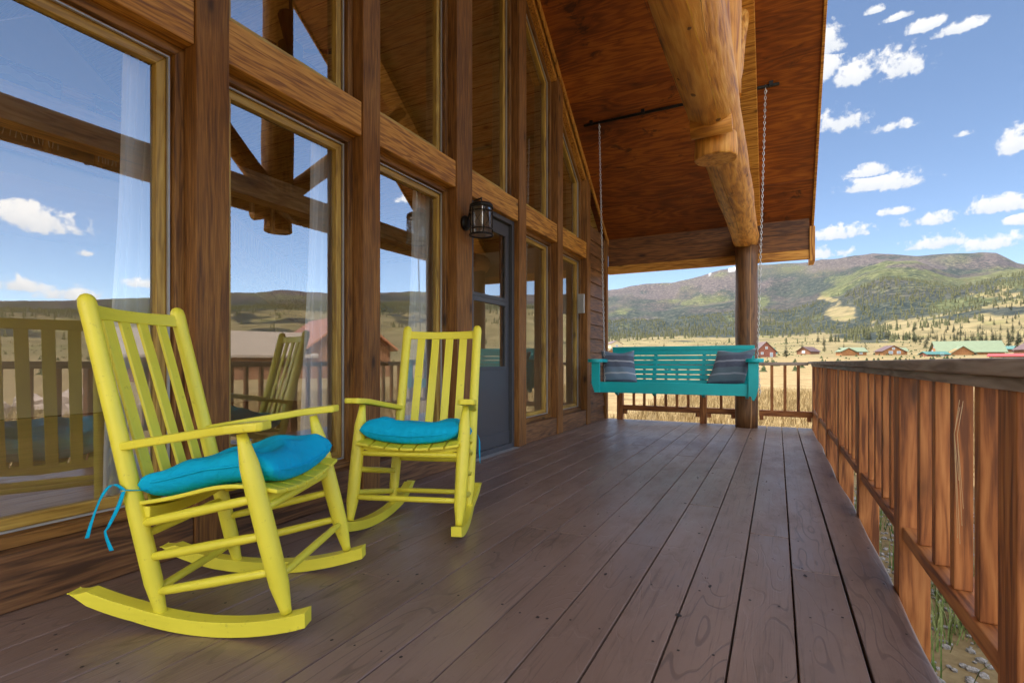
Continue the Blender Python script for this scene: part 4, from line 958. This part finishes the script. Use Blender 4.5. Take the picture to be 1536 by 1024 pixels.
# ------------------------------------------------------------------ trees
def m_needle():
    t = NT('conifer_needles'); oi = t.n('ShaderNodeObjectInfo').outputs['Random']; pos = t.n('ShaderNodeNewGeometry').outputs['Position']; n = t.noise(pos, .35, 3)
    return t.bsdf(t.ramp(t.math('ADD', t.math('MULTIPLY', n, .7), t.math('MULTIPLY', oi, .3)), [(.3, (.018, .028, .014)), (.5, (.05, .06, .026)), (.72, (.11, .105, .05))]), .9, None, Specular_IOR_Level=.1)
M['needle'] = m_needle(); M['bark'] = plain('conifer_bark', (.12, .08, .055), .9)
def pine_mesh(seed, h=8.0, dens=1.0):
    r_ = random.Random(seed); m = MB(); z = .1 * h
    while z < h * .97:
        t = (z / h); rad = (1 - t) ** .85 * h * .2 * r_.uniform(.75, 1.2); n = max(4, int(9 * (1 - t) * dens) + 3); a0 = r_.uniform(0, 6)
        for k in range(n):
            if r_.random() < .12: continue
            a = a0 + k * 2 * PI / n + r_.uniform(-.25, .25); L = rad * r_.uniform(.65, 1.15) + .1; w = L * .42; dr = L * r_.uniform(.25, .5)
            d = Vector((math.cos(a), math.sin(a), 0)); s = Vector((-math.sin(a), math.cos(a), 0)); b = Vector((0, 0, z + .05 * h * .5))
            for q in (1, .6):
                p1 = b + d * L * .55 * q + s * w * .5 * q - Vector((0, 0, dr * .5)); p2 = b + d * L * .55 * q - s * w * .5 * q - Vector((0, 0, dr * .55)); p3 = b + d * L - Vector((0, 0, dr * (1.2 - .3 * q)))
                m.add([b, p1, p3, p2], [(0, 1, 2), (0, 2, 3)], [b, p1, p3, p2])
        z += h * .045 * r_.uniform(.8, 1.2) * (1 if dens >= 1 else 1.5)
    m.add([(.05, 0, h * .93), (-.05, .05, h * .93), (-.05, -.05, h * .93), (0, 0, h * 1.02)], [(0, 1, 3), (1, 2, 3), (2, 0, 3)], [(0, 0, 0)] * 4)
    return m
protos = []
for i in range(4):
    rt = thing('pine_tree', 'x', 'tree'); pine_mesh(20 + i, 8, 1.0).build('crown', M['needle'], rt, fix=False); tk = MB(); tk.tube([(0, 0, -.6), (0, 0, 3), (.02, .03, 7.6)], [.16, .12, .02], 8); tk.build('trunk', M['bark'], rt); protos.append(rt)
def at_px(px, zcd): dx, dy = dirh(px); return dx * zcd, dy * zcd
used = [False] * 4
def put_tree(px, zcd, h, label, group, k=None):
    x, y = at_px(px, zcd); i = random.randrange(4) if k is None else k; s = h / 8; loc = (x, y, ground_z(x, y)); rz = random.uniform(0, 6.28); sc = (s * random.uniform(.85, 1.2), s * random.uniform(.85, 1.2), s)
    if not used[i]:
        used[i] = True; o = protos[i]; o.location = loc; o.rotation_euler.z = rz; o.scale = sc; tag(o, label, 'tree', group)
    else: o = dup(protos[i], loc, rz, label, group, sc)
    return o
put_tree(1179, 235, 7.5, 'lone dark green fir tree beside the dark red gabled cabin', None)
for j, (px, zcd, h) in enumerate(((996, 520, 6), (1047, 500, 5), (1074, 520, 5.5), (1086, 540, 5), (1203, 430, 6))): put_tree(px, zcd, h, 'small scattered fir tree on the pale grass slope above the swing', 'scattered firs on the pale slope')
G = 'pines scattered over the tan hillside'
rt_ = random.Random(5); cnt = 0
while cnt < 190:
    px = rt_.uniform(1225, 1545); zcd = rt_.uniform(330, 980); dens = .9 if zcd < 560 else .45
    if px < 1300 and zcd > 560: continue
    x, y = at_px(px, zcd)
    if float(fbm(np.array([x / 60]), np.array([y / 60]), 77, 3)[0]) < .44 or rt_.random() > dens: continue
    put_tree(px, zcd, rt_.uniform(5.5, 11) * (1 if zcd < 600 else .8), 'pine tree among the scattered pines on the tan hillside above the roofs', G); cnt += 1
for px, zcd, h in ((1526, 300, 11), (1500, 320, 12), (1487, 330, 10), (1513, 345, 12), (1478, 350, 9), (1448, 345, 12), (1440, 360, 10), (1405, 350, 12), (1412, 365, 10), (1388, 380, 9)): put_tree(px, zcd, h, 'tall pine tree standing on the slope close behind the green roofed lodge', 'tall pines behind the lodge')
# far woods: many small crowns as one mass
def forest_mass(name, n, test, h0, h1, seed, label, r0=560, r1=1710, fat=1.0, kind='forest'):
    r_ = np.random.default_rng(seed); az = r_.uniform(-22, 90, n); rr_ = np.sqrt(r_.uniform(0, 1, n)) * (r1 - r0) + r0
    x, y = rr_ * np.sin(np.radians(az)), rr_ * np.cos(np.radians(az)); z = terrain_h(az, rr_)
    keep = test(az, rr_, x, y, z, r_); x, y, z = x[keep], y[keep], z[keep]; n = len(x)
    h = r_.uniform(h0, h1, n); rad = h * r_.uniform(.17, .26, n) * fat; a0 = r_.uniform(0, 6.28, n); k = 6
    ang = a0[:, None] + np.arange(k) * 2 * PI / k; jr = r_.uniform(.6, 1.25, (n, k))
    def ringp(zf, f): return np.stack([x[:, None] + np.cos(ang) * rad[:, None] * f * jr, y[:, None] + np.sin(ang) * rad[:, None] * f * jr, (z + h * zf)[:, None] + h[:, None] * .05 * (jr - 1)], -1)
    A, B = ringp(.05, 1), ringp(.45, .62); T1 = np.stack([x, y, z + h * .62], -1)[:, None]; T2 = np.stack([x, y, z + h], -1)[:, None]
    Vv = np.concatenate([A, T1, B, T2], 1).reshape(-1, 3); st = 2 * k + 2; b = np.arange(n)[:, None] * st; fs = []
    for j in range(k): fs += [b + np.array([[j, (j + 1) % k, k]]), b + np.array([[k + 1 + j, k + 1 + (j + 1) % k, 2 * k + 1]])]
    o = fast_mesh(name, Vv, np.concatenate(fs), M['needle'], None, False); tag(o, label, kind, None, 'stuff')
def t_for(az, r, x, y, z, r_):
    el = (z - EYE) / r; up = np.clip((el - e_f(az)) / .012 + .6, 0, 1) * np.clip((r - 640) / 200, 0, 1)
    n1 = fbm(x / 260, y / 260, 31, 5); d = up * np.clip(.75 + (n1 - .5) * 2.2, 0, 1); cl = np.clip((fbm(x / 55, y / 55, 61, 4) - .56) * 8, 0, 1) * .55
    zc = -SN * x + CS * y; PU = 768 + FPX * (CS * x + SN * y) / zc; PV = HOR - FPX * (z - EYE) / zc
    for p in ((1262, 470, 30, 15), (1246, 449, 22, 6), (1003, 476, 15, 9)): d = d * (np.hypot((PU - p[0]) / p[2], (PV - p[1]) / p[3]) > 1)
    # a dense stand at the foot of the slope, left of the lodge
    stand = (np.hypot((PU - 1310) / 60, (PV - 508) / 16) < 1 + (fbm(x / 30, y / 30, 5, 3) - .5)) * .9
    return r_.uniform(0, 1, len(x)) < np.maximum(np.maximum(d * .5, cl * (r < 1500)), stand)
forest_mass('forest', 26000, t_for, 5.5, 10.5, 3, 'distant conifer forest covering the mountain slopes')
forest_mass('sagebrush', 9000, lambda az, r, x, y, z, r_: r_.uniform(0, 1, len(x)) < np.clip((fbm(x / 25, y / 25, 83, 3) - .42) * 5, 0, 1), .35, 1.1, 9, 'low olive sagebrush scattered over the dry meadow', 45, 760, 3.2, 'sagebrush')
# ------------------------------------------------------------------ houses in the valley
def roofmat(n, c): return plain(n, c, .45, .0, .06, .6)
M['r_green'] = roofmat('green_metal_roof', (.13, .165, .10)); M['r_teal'] = roofmat('teal_metal_roof', (.035, .12, .11)); M['r_brown'] = roofmat('brown_roof', (.09, .05, .045)); M['r_red'] = roofmat('red_metal_roof', (.30, .04, .04)); M['r_rust'] = roofmat('rust_orange_roof', (.40, .155, .07)); M['r_tan'] = roofmat('weathered_tan_roof', (.30, .24, .19))
M['h_brown'] = wood('far_house_log', (.10, .04, .02), (.2, .085, .04), (.28, .13, .06), .8, .001, 5, 2, False); M['h_red'] = wood('far_house_redwood', (.15, .045, .03), (.27, .09, .055), (.33, .13, .08), .8, .001, 5, 2, False); M['h_orange'] = wood('far_house_cedar', (.22, .09, .03), (.33, .145, .05), (.42, .2, .07), .8, .001, 5, 2, False)
M['h_glass'] = plain('far_window_glass', (.35, .42, .5), .15); M['h_trim'] = plain('far_white_trim', (.8, .8, .78), .5)
def house(px, zcd, yaw, L, W, hw, pitch, wm, rm, label, wins=(), cat='house', over=.6, zoff=0, wing=None, xy=None, chimney=False):
    x, y = xy if xy else at_px(px, zcd); z = ground_z(x, y) - .4 + zoff; yaw = yaw if xy else yaw - VA + math.atan2(y, x)
    h = thing('house', label, cat, (x, y, z), yaw); hr = W / 2 * pitch
    def body(L, W, hw, hr, cx, cy, axis, m, rmb):
        sw = (lambda v: (v[0] + cx, v[1] + cy, v[2])) if axis == 0 else (lambda v: (-v[1] + cx, v[0] + cy, v[2]))
        m.prism([(-W / 2, 0), (W / 2, 0), (W / 2, hw), (0, hw + hr), (-W / 2, hw)], -L / 2, L / 2, 0, sw)
        for s in (-1, 1):
            ww = W / 2 + over; q = [(0, hw + hr + .02), (s * ww, hw + hr + .02 - ww * pitch), (s * ww, hw + hr + .25 - ww * pitch), (0, hw + hr + .27)]
            rmb.prism(q if s > 0 else q[::-1], -L / 2 - over, L / 2 + over, 0, sw)
    m = MB(); rmb = MB(); body(L, W, hw, hr, 0, 0, 0, m, rmb); m.build('wall', wm, h); rf = rmb.build('roof', rm, h)
    if wing:
        m = MB(); rmb = MB(); wl, ww, wh, wp, cx, cy, ax, wrm = wing; body(wl, ww, wh, ww / 2 * wp, cx, cy, ax, m, rmb); m.build('wing_wall', wm, h); rmb.build('wing_roof', wrm, h)
    for (face, a, zc_, w, hh_) in wins:                                # face 'g': gable at -x ; 's': long side at -y
        b = MB(); g = MB()
        if face == 'g': b.box((-L / 2 - .06, a - w / 2 - .1, zc_ - hh_ / 2 - .1), (-L / 2 + .02, a + w / 2 + .1, zc_ + hh_ / 2 + .1)); g.box((-L / 2 - .09, a - w / 2, zc_ - hh_ / 2), (-L / 2 - .055, a + w / 2, zc_ + hh_ / 2))
        else: b.box((a - w / 2 - .1, -W / 2 - .06, zc_ - hh_ / 2 - .1), (a + w / 2 + .1, -W / 2 + .02, zc_ + hh_ / 2 + .1)); g.box((a - w / 2, -W / 2 - .09, zc_ - hh_ / 2), (a + w / 2, -W / 2 - .055, zc_ + hh_ / 2))
        o = b.build('window', M['h_trim'], h); g.build('pane', M['h_glass'], o)
    if chimney: MB().box((L * .1, -.4, hw + hr * .5), (L * .1 + .8, .4, hw + hr + 1)).build('chimney', M['h_brown'], rf)
    return h
VA = math.atan2(CS, -SN)                                       # yaw that turns a gable to the viewer
house(1143, 262, VA + R(24), 9, 9.5, 3.2, .95, M['h_red'], M['r_brown'], 'dark red gabled cabin with two small white windows just right of the round porch post', (('g', -.2, 4.9, 1.0, 1.0), ('g', 1.9, 2.2, 1.1, 1.0), ('g', -2.6, 1.5, 1.2, 2.0)), wing=(5, 5, 3.9, .35, 3, -4.6, 1, M['r_teal']))
house(1212, 300, VA - R(30), 9, 8, 2.0, .6, M['h_brown'], M['r_brown'], 'low brown house with dark maroon gabled roof left of the green roofed cottage', (('g', 0, 1.6, 1.6, 1.2),))
house(1278, 262, VA - R(68), 10, 7.5, 2.2, .5, M['h_orange'], M['r_green'], 'small cedar cottage with pale green roof above the side railing', (('s', -2, 1.5, 1.2, 1.1), ('s', 2.5, 1.5, 1.2, 1.1), ('g', 0, 1.6, 1.4, 1.1)), wing=(7, 6, 2.0, .6, -4, -2.5, 1, M['r_green']))
house(1334, 258, VA + R(22), 9, 9, 2.2, .55, M['h_orange'], M['r_brown'], 'bright orange cedar cabin with brown roof, between the cottage and the big lodge', (('g', -2.2, 1.5, 1.5, 1.2), ('g', 1.2, 1.5, 1.6, 1.2), ('g', 0, 3.4, 1.0, .8)), wing=(5, 5, 2.4, .5, 2, -5, 1, M['r_green']))
house(1449, 236, VA - R(74), 23, 12, 1.9, .74, M['h_orange'], M['r_green'], 'large lodge with long pale green metal roof and cedar gable', (('g', 0, 4.4, 2.4, 1.6), ('g', -3, 1.8, 1.6, 1.4), ('g', 3, 1.8, 1.6, 1.4)), wing=(7, 8, 1.5, .6, -4, -6.5, 1, M['r_green']), over=.9)
house(1401, 222, VA - R(60), 8, 5.5, 1.2, .35, M['h_red'], M['r_teal'], 'small red shed with teal roof in front of the big lodge', (('s', 1.5, 1.0, 1.3, 1.0),), 'shed')
house(1503, 262, VA + R(75), 9, 6, 1.9, .42, M['h_brown'], M['r_teal'], 'low teal roofed barn at the end of the big lodge', (('g', 0, 1.4, 1.4, 1.0),), 'barn')
house(1524, 178, VA + R(86), 13, 6, .75, .22, M['h_brown'], M['r_red'], 'long low shed with bright red metal roof just above the rail cap', (), 'shed')
house(1556, 226, VA + R(24), 12, 11, 2.4, .7, M['h_brown'], M['r_brown'], 'brown log house with steep dark roof at the far right beyond the red shed', (('g', -1, 2.0, 1.8, 1.4), ('g', 0, 4.3, 1.4, 1.2)))
house(921, 250, VA - R(12), 9, 8, 2.6, .45, M['h_orange'], M['r_tan'], 'cedar cabin with tan roof seen past the corner of the porch wall', (('g', 0, 1.8, 1.6, 1.2),))
house(921, 520, VA + R(20), 16, 12, 4.5, .5, M['plaster'], M['r_brown'], 'pale far house with dark roof higher up the slope behind the tan roofed cabin', (('g', 0, 2.6, 2.4, 1.6),))
house(0, 0, R(118), 15, 8, 2.6, .5, M['h_brown'], M['r_tan'], 'long brown log barn with weathered tan roof reflected in the cabin windows', (('g', 1.5, 1.6, 1.2, 1.2), ('s', 2, 1.6, 1.2, 1.2)), 'barn', xy=(41, 30))
house(0, 0, R(205), 13, 8, 3.4, .75, M['h_brown'], M['r_rust'], 'log cabin with rust orange roof reflected in the windows behind the chairs', (('g', 0, 2.0, 1.6, 1.4), ('g', 0, 4.6, 1.2, 1.0), ('s', -2, 1.8, 1.4, 1.2)), xy=(38, 41), chimney=True)
put_tree(768, 10, 4.5, 'young fir tree standing near the orange roofed cabin across the meadow', None).location = (27, 32.5, ground_z(27, 32.5))
M['boulder'] = plain('pinkish_boulder', (.36, .28, .24), .9, 0, .25, 3)
for k, (x, y, s) in enumerate(((14.5, 6.0, .7), (15.6, 7.6, .55), (14.0, 8.3, .8), (16.4, 9.6, .6), (13.2, 9.9, .45))):
    bm = bmesh.new(); bmesh.ops.create_icosphere(bm, subdivisions=3, radius=s)
    me = bpy.data.meshes.new('boulder')
    for v in bm.verts:
        p = v.co; f = 1 + .25 * math.sin(p.x * 3.1 / s + k) * math.sin(p.y * 2.7 / s + k * 2) + .12 * math.sin(p.z * 6 / s + p.x * 5 / s); v.co = Vector((p.x * f * 1.2, p.y * f, p.z * f * .75))
    bm.to_mesh(me); bm.free(); me.materials.append(M['boulder']); o = link(bpy.data.objects.new('boulder', me)); o.location = (x, y, ground_z(x, y) + s * .25)
    tag(o, 'pinkish boulder lying in the meadow grass off the side of the deck', 'boulder', 'boulders in the meadow')
# ------------------------------------------------------------------ sky, clouds, sun
SUN_EL, SUN_AZ = R(62), R(248)                       # azimuth clockwise from +Y: behind the house, slightly behind the viewer
sdir = Vector((math.sin(SUN_AZ) * math.cos(SUN_EL), math.cos(SUN_AZ) * math.cos(SUN_EL), math.sin(SUN_EL)))
w = bpy.data.worlds.new('World'); bpy.context.scene.world = w; w.use_nodes = True; wt = w.node_tree; wt.nodes.clear()
class WT(NT):
    def __init__(s): s.t = wt; s.out = s.n('ShaderNodeOutputWorld')
t = WT()
dirv = t.n('ShaderNodeTexCoord').outputs['Generated']; xyz = t.sep(dirv)
az = t.math('ARCTAN2', xyz[0], xyz[1]); el = t.math('ARCSINE', t.math('MINIMUM', t.math('MAXIMUM', xyz[2], -1.0), 1.0))
SECT_A = (R(-24), R(19.5), R(38)); SECT_B = (R(19.5), R(100), R(42))
clouds = [(1313, 15, 16, 8), (1342, 28, 22, 6), (1390, 39, 34, 10), (1436, 42, 34, 11), (1244, 62, 20, 26), (1280, 112, 46, 22), (1238, 100, 22, 34), (1350, 98, 38, 32), (1268, 180, 44, 22), (1332, 191, 32, 11), (1445, 200, 17, 7), (1528, 213, 30, 21), (1306, 255, 28, 12), (1300, 277, 44, 13), (1350, 272, 42, 15),
          (1347, 316, 25, 7), (1394, 329, 34, 12), (1498, 308, 44, 14), (1530, 330, 22, 9), (1256, 350, 42, 13), (1405, 364, 50, 12), (1490, 363, 55, 15), (1235, 378, 30, 12), (1030, 424, 14, 4)]
refl = [(58, 331, 74, 25), (20, 428, 46, 12), (110, 442, 55, 13), (215, 425, 34, 8), (115, 200, 22, 13), (128, 380, 20, 7), (640, 300, 40, 10)]
CL = 5.2; CG = 21
def branch(lst, mirror):
    CL = globals()['CL'] * (1.3 if mirror else 1.0)   # brightness added so reflected clouds show white in the panes
    """sky with the cumulus of one sector: each a flat-bottomed heap broken up by noise"""
    t_ = t; dv = t.n('ShaderNodeTexCoord').outputs['Generated']; xz = t.sep(dv)
    az = t.math('ARCTAN2', xz[0], xz[1]); el = t.math('ARCSINE', xz[2]); vec = t.n('ShaderNodeCombineXYZ', i_0=az, i_1=el, i_2=0.0).outputs[0]
    best = None; hgt = None
    for (u, y, rx, ry) in lst:
        uu = (u - 768) / FPX; dx, dy = dirh(u)
        if mirror: dx = -dx
        L = math.hypot(1, uu); a0 = math.atan2(dx, dy); e0 = math.atan((HOR - y) / FPX / L); ce = math.cos(e0) ** 2
        ra = rx / FPX / (L * L) * 1.12; re = ry / FPX / L * ce * 1.15
        d = t.n('ShaderNodeVectorMath', operation='MULTIPLY_ADD', i_0=vec, i_1=(1 / ra, 1 / re, 0), i_2=(-a0 / ra, -(e0 - re * .1) / re, 0)).outputs[0]
        q = t.n('ShaderNodeVectorMath', operation='LENGTH', i_0=d).outputs['Value']; h = t.sep(d)[1]
        if best is None: best, hgt = q, h
        else: hgt = t.n('ShaderNodeMix', data_type='FLOAT', i_0=t.math('LESS_THAN', q, best), i_2=hgt, i_3=h).outputs[0]; best = t.math('MINIMUM', best, q)
    n1 = t.noise(dv, 34, 7, .6, .25); n2 = t.noise(dv, 12, 2, .5)
    n3 = t.noise(dv, 95, 4, .6, .3)
    flat = t.mapr(hgt, -.75, -.25, -.55, 0, True)
    hv = t.math('ADD', t.math('SUBTRACT', 1.0, best), t.math('MULTIPLY', t.math('SUBTRACT', n1, .5), 2.7)); hv = t.math('ADD', hv, t.math('MULTIPLY', t.math('SUBTRACT', n2, .5), 1.2)); hv = t.math('ADD', hv, t.math('ADD', flat, t.math('MULTIPLY', t.math('SUBTRACT', n3, .5), 1.5)))
    mask = t.mapr(hv, -.08, .55, 0, 1, True)
    lit = t.math('ADD', t.math('MULTIPLY_ADD', hgt, .42, .60), t.math('MULTIPLY', t.math('SUBTRACT', n1, .45), .9), clamp=True)
    ccol = t.mix(lit, (CL * .6, CL * .66, CL * .75), (CL * 1.0, CL * .99, CL * .97))
    fin = t.mix(t.math('MULTIPLY', mask, .96), skynode(), ccol)
    st = SKY
    if mirror:      # brightness added to this sky for stronger pane reflections, fading back smoothly at the sector's edges
        k = t.math('MULTIPLY', t.math('MULTIPLY', t.mapr(az, R(20), R(38), 0, 1, True), t.mapr(az, R(86), R(100), 1, 0, True)), t.mapr(el, R(29), R(42), 1, 0, True)); st = t.math('MULTIPLY', t.math('MULTIPLY_ADD', k, 1.6, 1.0), SKY)
    return t.n('ShaderNodeBackground', i_0=fin, i_1=st).outputs[0]
def skynode():
    s = t.n('ShaderNodeTexSky', sky_type='NISHITA'); s.sun_disc = False; s.sun_elevation = SUN_EL; s.sun_rotation = SUN_AZ
    s.altitude = 2600; s.air_density = 1.0; s.dust_density = .25; s.ozone_density = 1.0; return s.outputs[0]
SKY = .05
def inside(az, el, s): return t.math('MULTIPLY', t.math('MULTIPLY', t.math('GREATER_THAN', az, s[0]), t.math('LESS_THAN', az, s[1])), t.math('MULTIPLY', t.math('GREATER_THAN', el, 0.0), t.math('LESS_THAN', el, s[2])))
# the rest of the sky: added out-of-view clouds, overbright to fill the shaded porch
gd = t.n('ShaderNodeTexCoord').outputs['Generated']; gz = t.sep(gd)[2]
gm = t.mapr(t.noise(t.scale(gd, (1, 1, 1.6)), 2.6, 4, .6), .47, .54, 0, 1, True)
gfin = t.mix(t.math('MULTIPLY', gm, t.mapr(gz, .0, .15, 0, .95)), skynode(), (CG * 1.03, CG, CG * .95))
bg0 = t.n('ShaderNodeBackground', i_0=gfin, i_1=SKY).outputs[0]
mA = t.n('ShaderNodeMixShader', i_0=inside(az, el, SECT_A), i_1=bg0, i_2=branch(clouds, False)); mB = t.n('ShaderNodeMixShader', i_0=inside(az, el, SECT_B), i_1=mA.outputs[0], i_2=branch(refl, True))
wt.links.new(mB.outputs[0], t.out.inputs[0])
ld = bpy.data.lights.new('sun', 'SUN'); ld.energy = 2.2; ld.angle = R(.53); ld.color = (1, .955, .88); lo = link(bpy.data.objects.new('sun', ld)); lo.rotation_euler = sdir.to_track_quat('Z', 'Y').to_euler(); lo.location = (-20, -8, 30)
hz = MB(); hz.box((-5600, -5600, -30), (5600, 5600, 640)); t = NT('thin_haze'); pv = t.n('ShaderNodeVolumePrincipled'); pv.inputs['Color'].default_value = (.72, .84, 1, 1); pv.inputs['Density'].default_value = .00002; pv.inputs['Anisotropy'].default_value = .2; t.t.links.new(pv.outputs[0], t.out.inputs['Volume'])
hzo = hz.build('haze', t.m); tag(hzo, 'thin blue mountain haze over the valley', None, None, 'stuff')
# ------------------------------------------------------------------ camera and view
cd = bpy.data.cameras.new('camera'); cam = link(bpy.data.objects.new('camera', cd)); cam.location = (0, 0, EYE); cam.rotation_euler = (PI / 2, 0, TH)
cd.sensor_width = 36; cd.lens = 36 * FPX / 1536; cd.shift_y = (HOR - 512) / 1536; cd.clip_start = .02; cd.clip_end = 20000
sc = bpy.context.scene; sc.camera = cam
sc.view_settings.view_transform = 'Standard'; sc.view_settings.look = 'None'; sc.view_settings.exposure = 2.1; sc.view_settings.gamma = 1
sc.cycles.max_bounces = 8; sc.cycles.diffuse_bounces = 3; sc.cycles.glossy_bounces = 5; sc.cycles.transparent_max_bounces = 12; sc.cycles.sample_clamp_indirect = 6; sc.cycles.caustics_reflective = False; sc.cycles.caustics_refractive = False
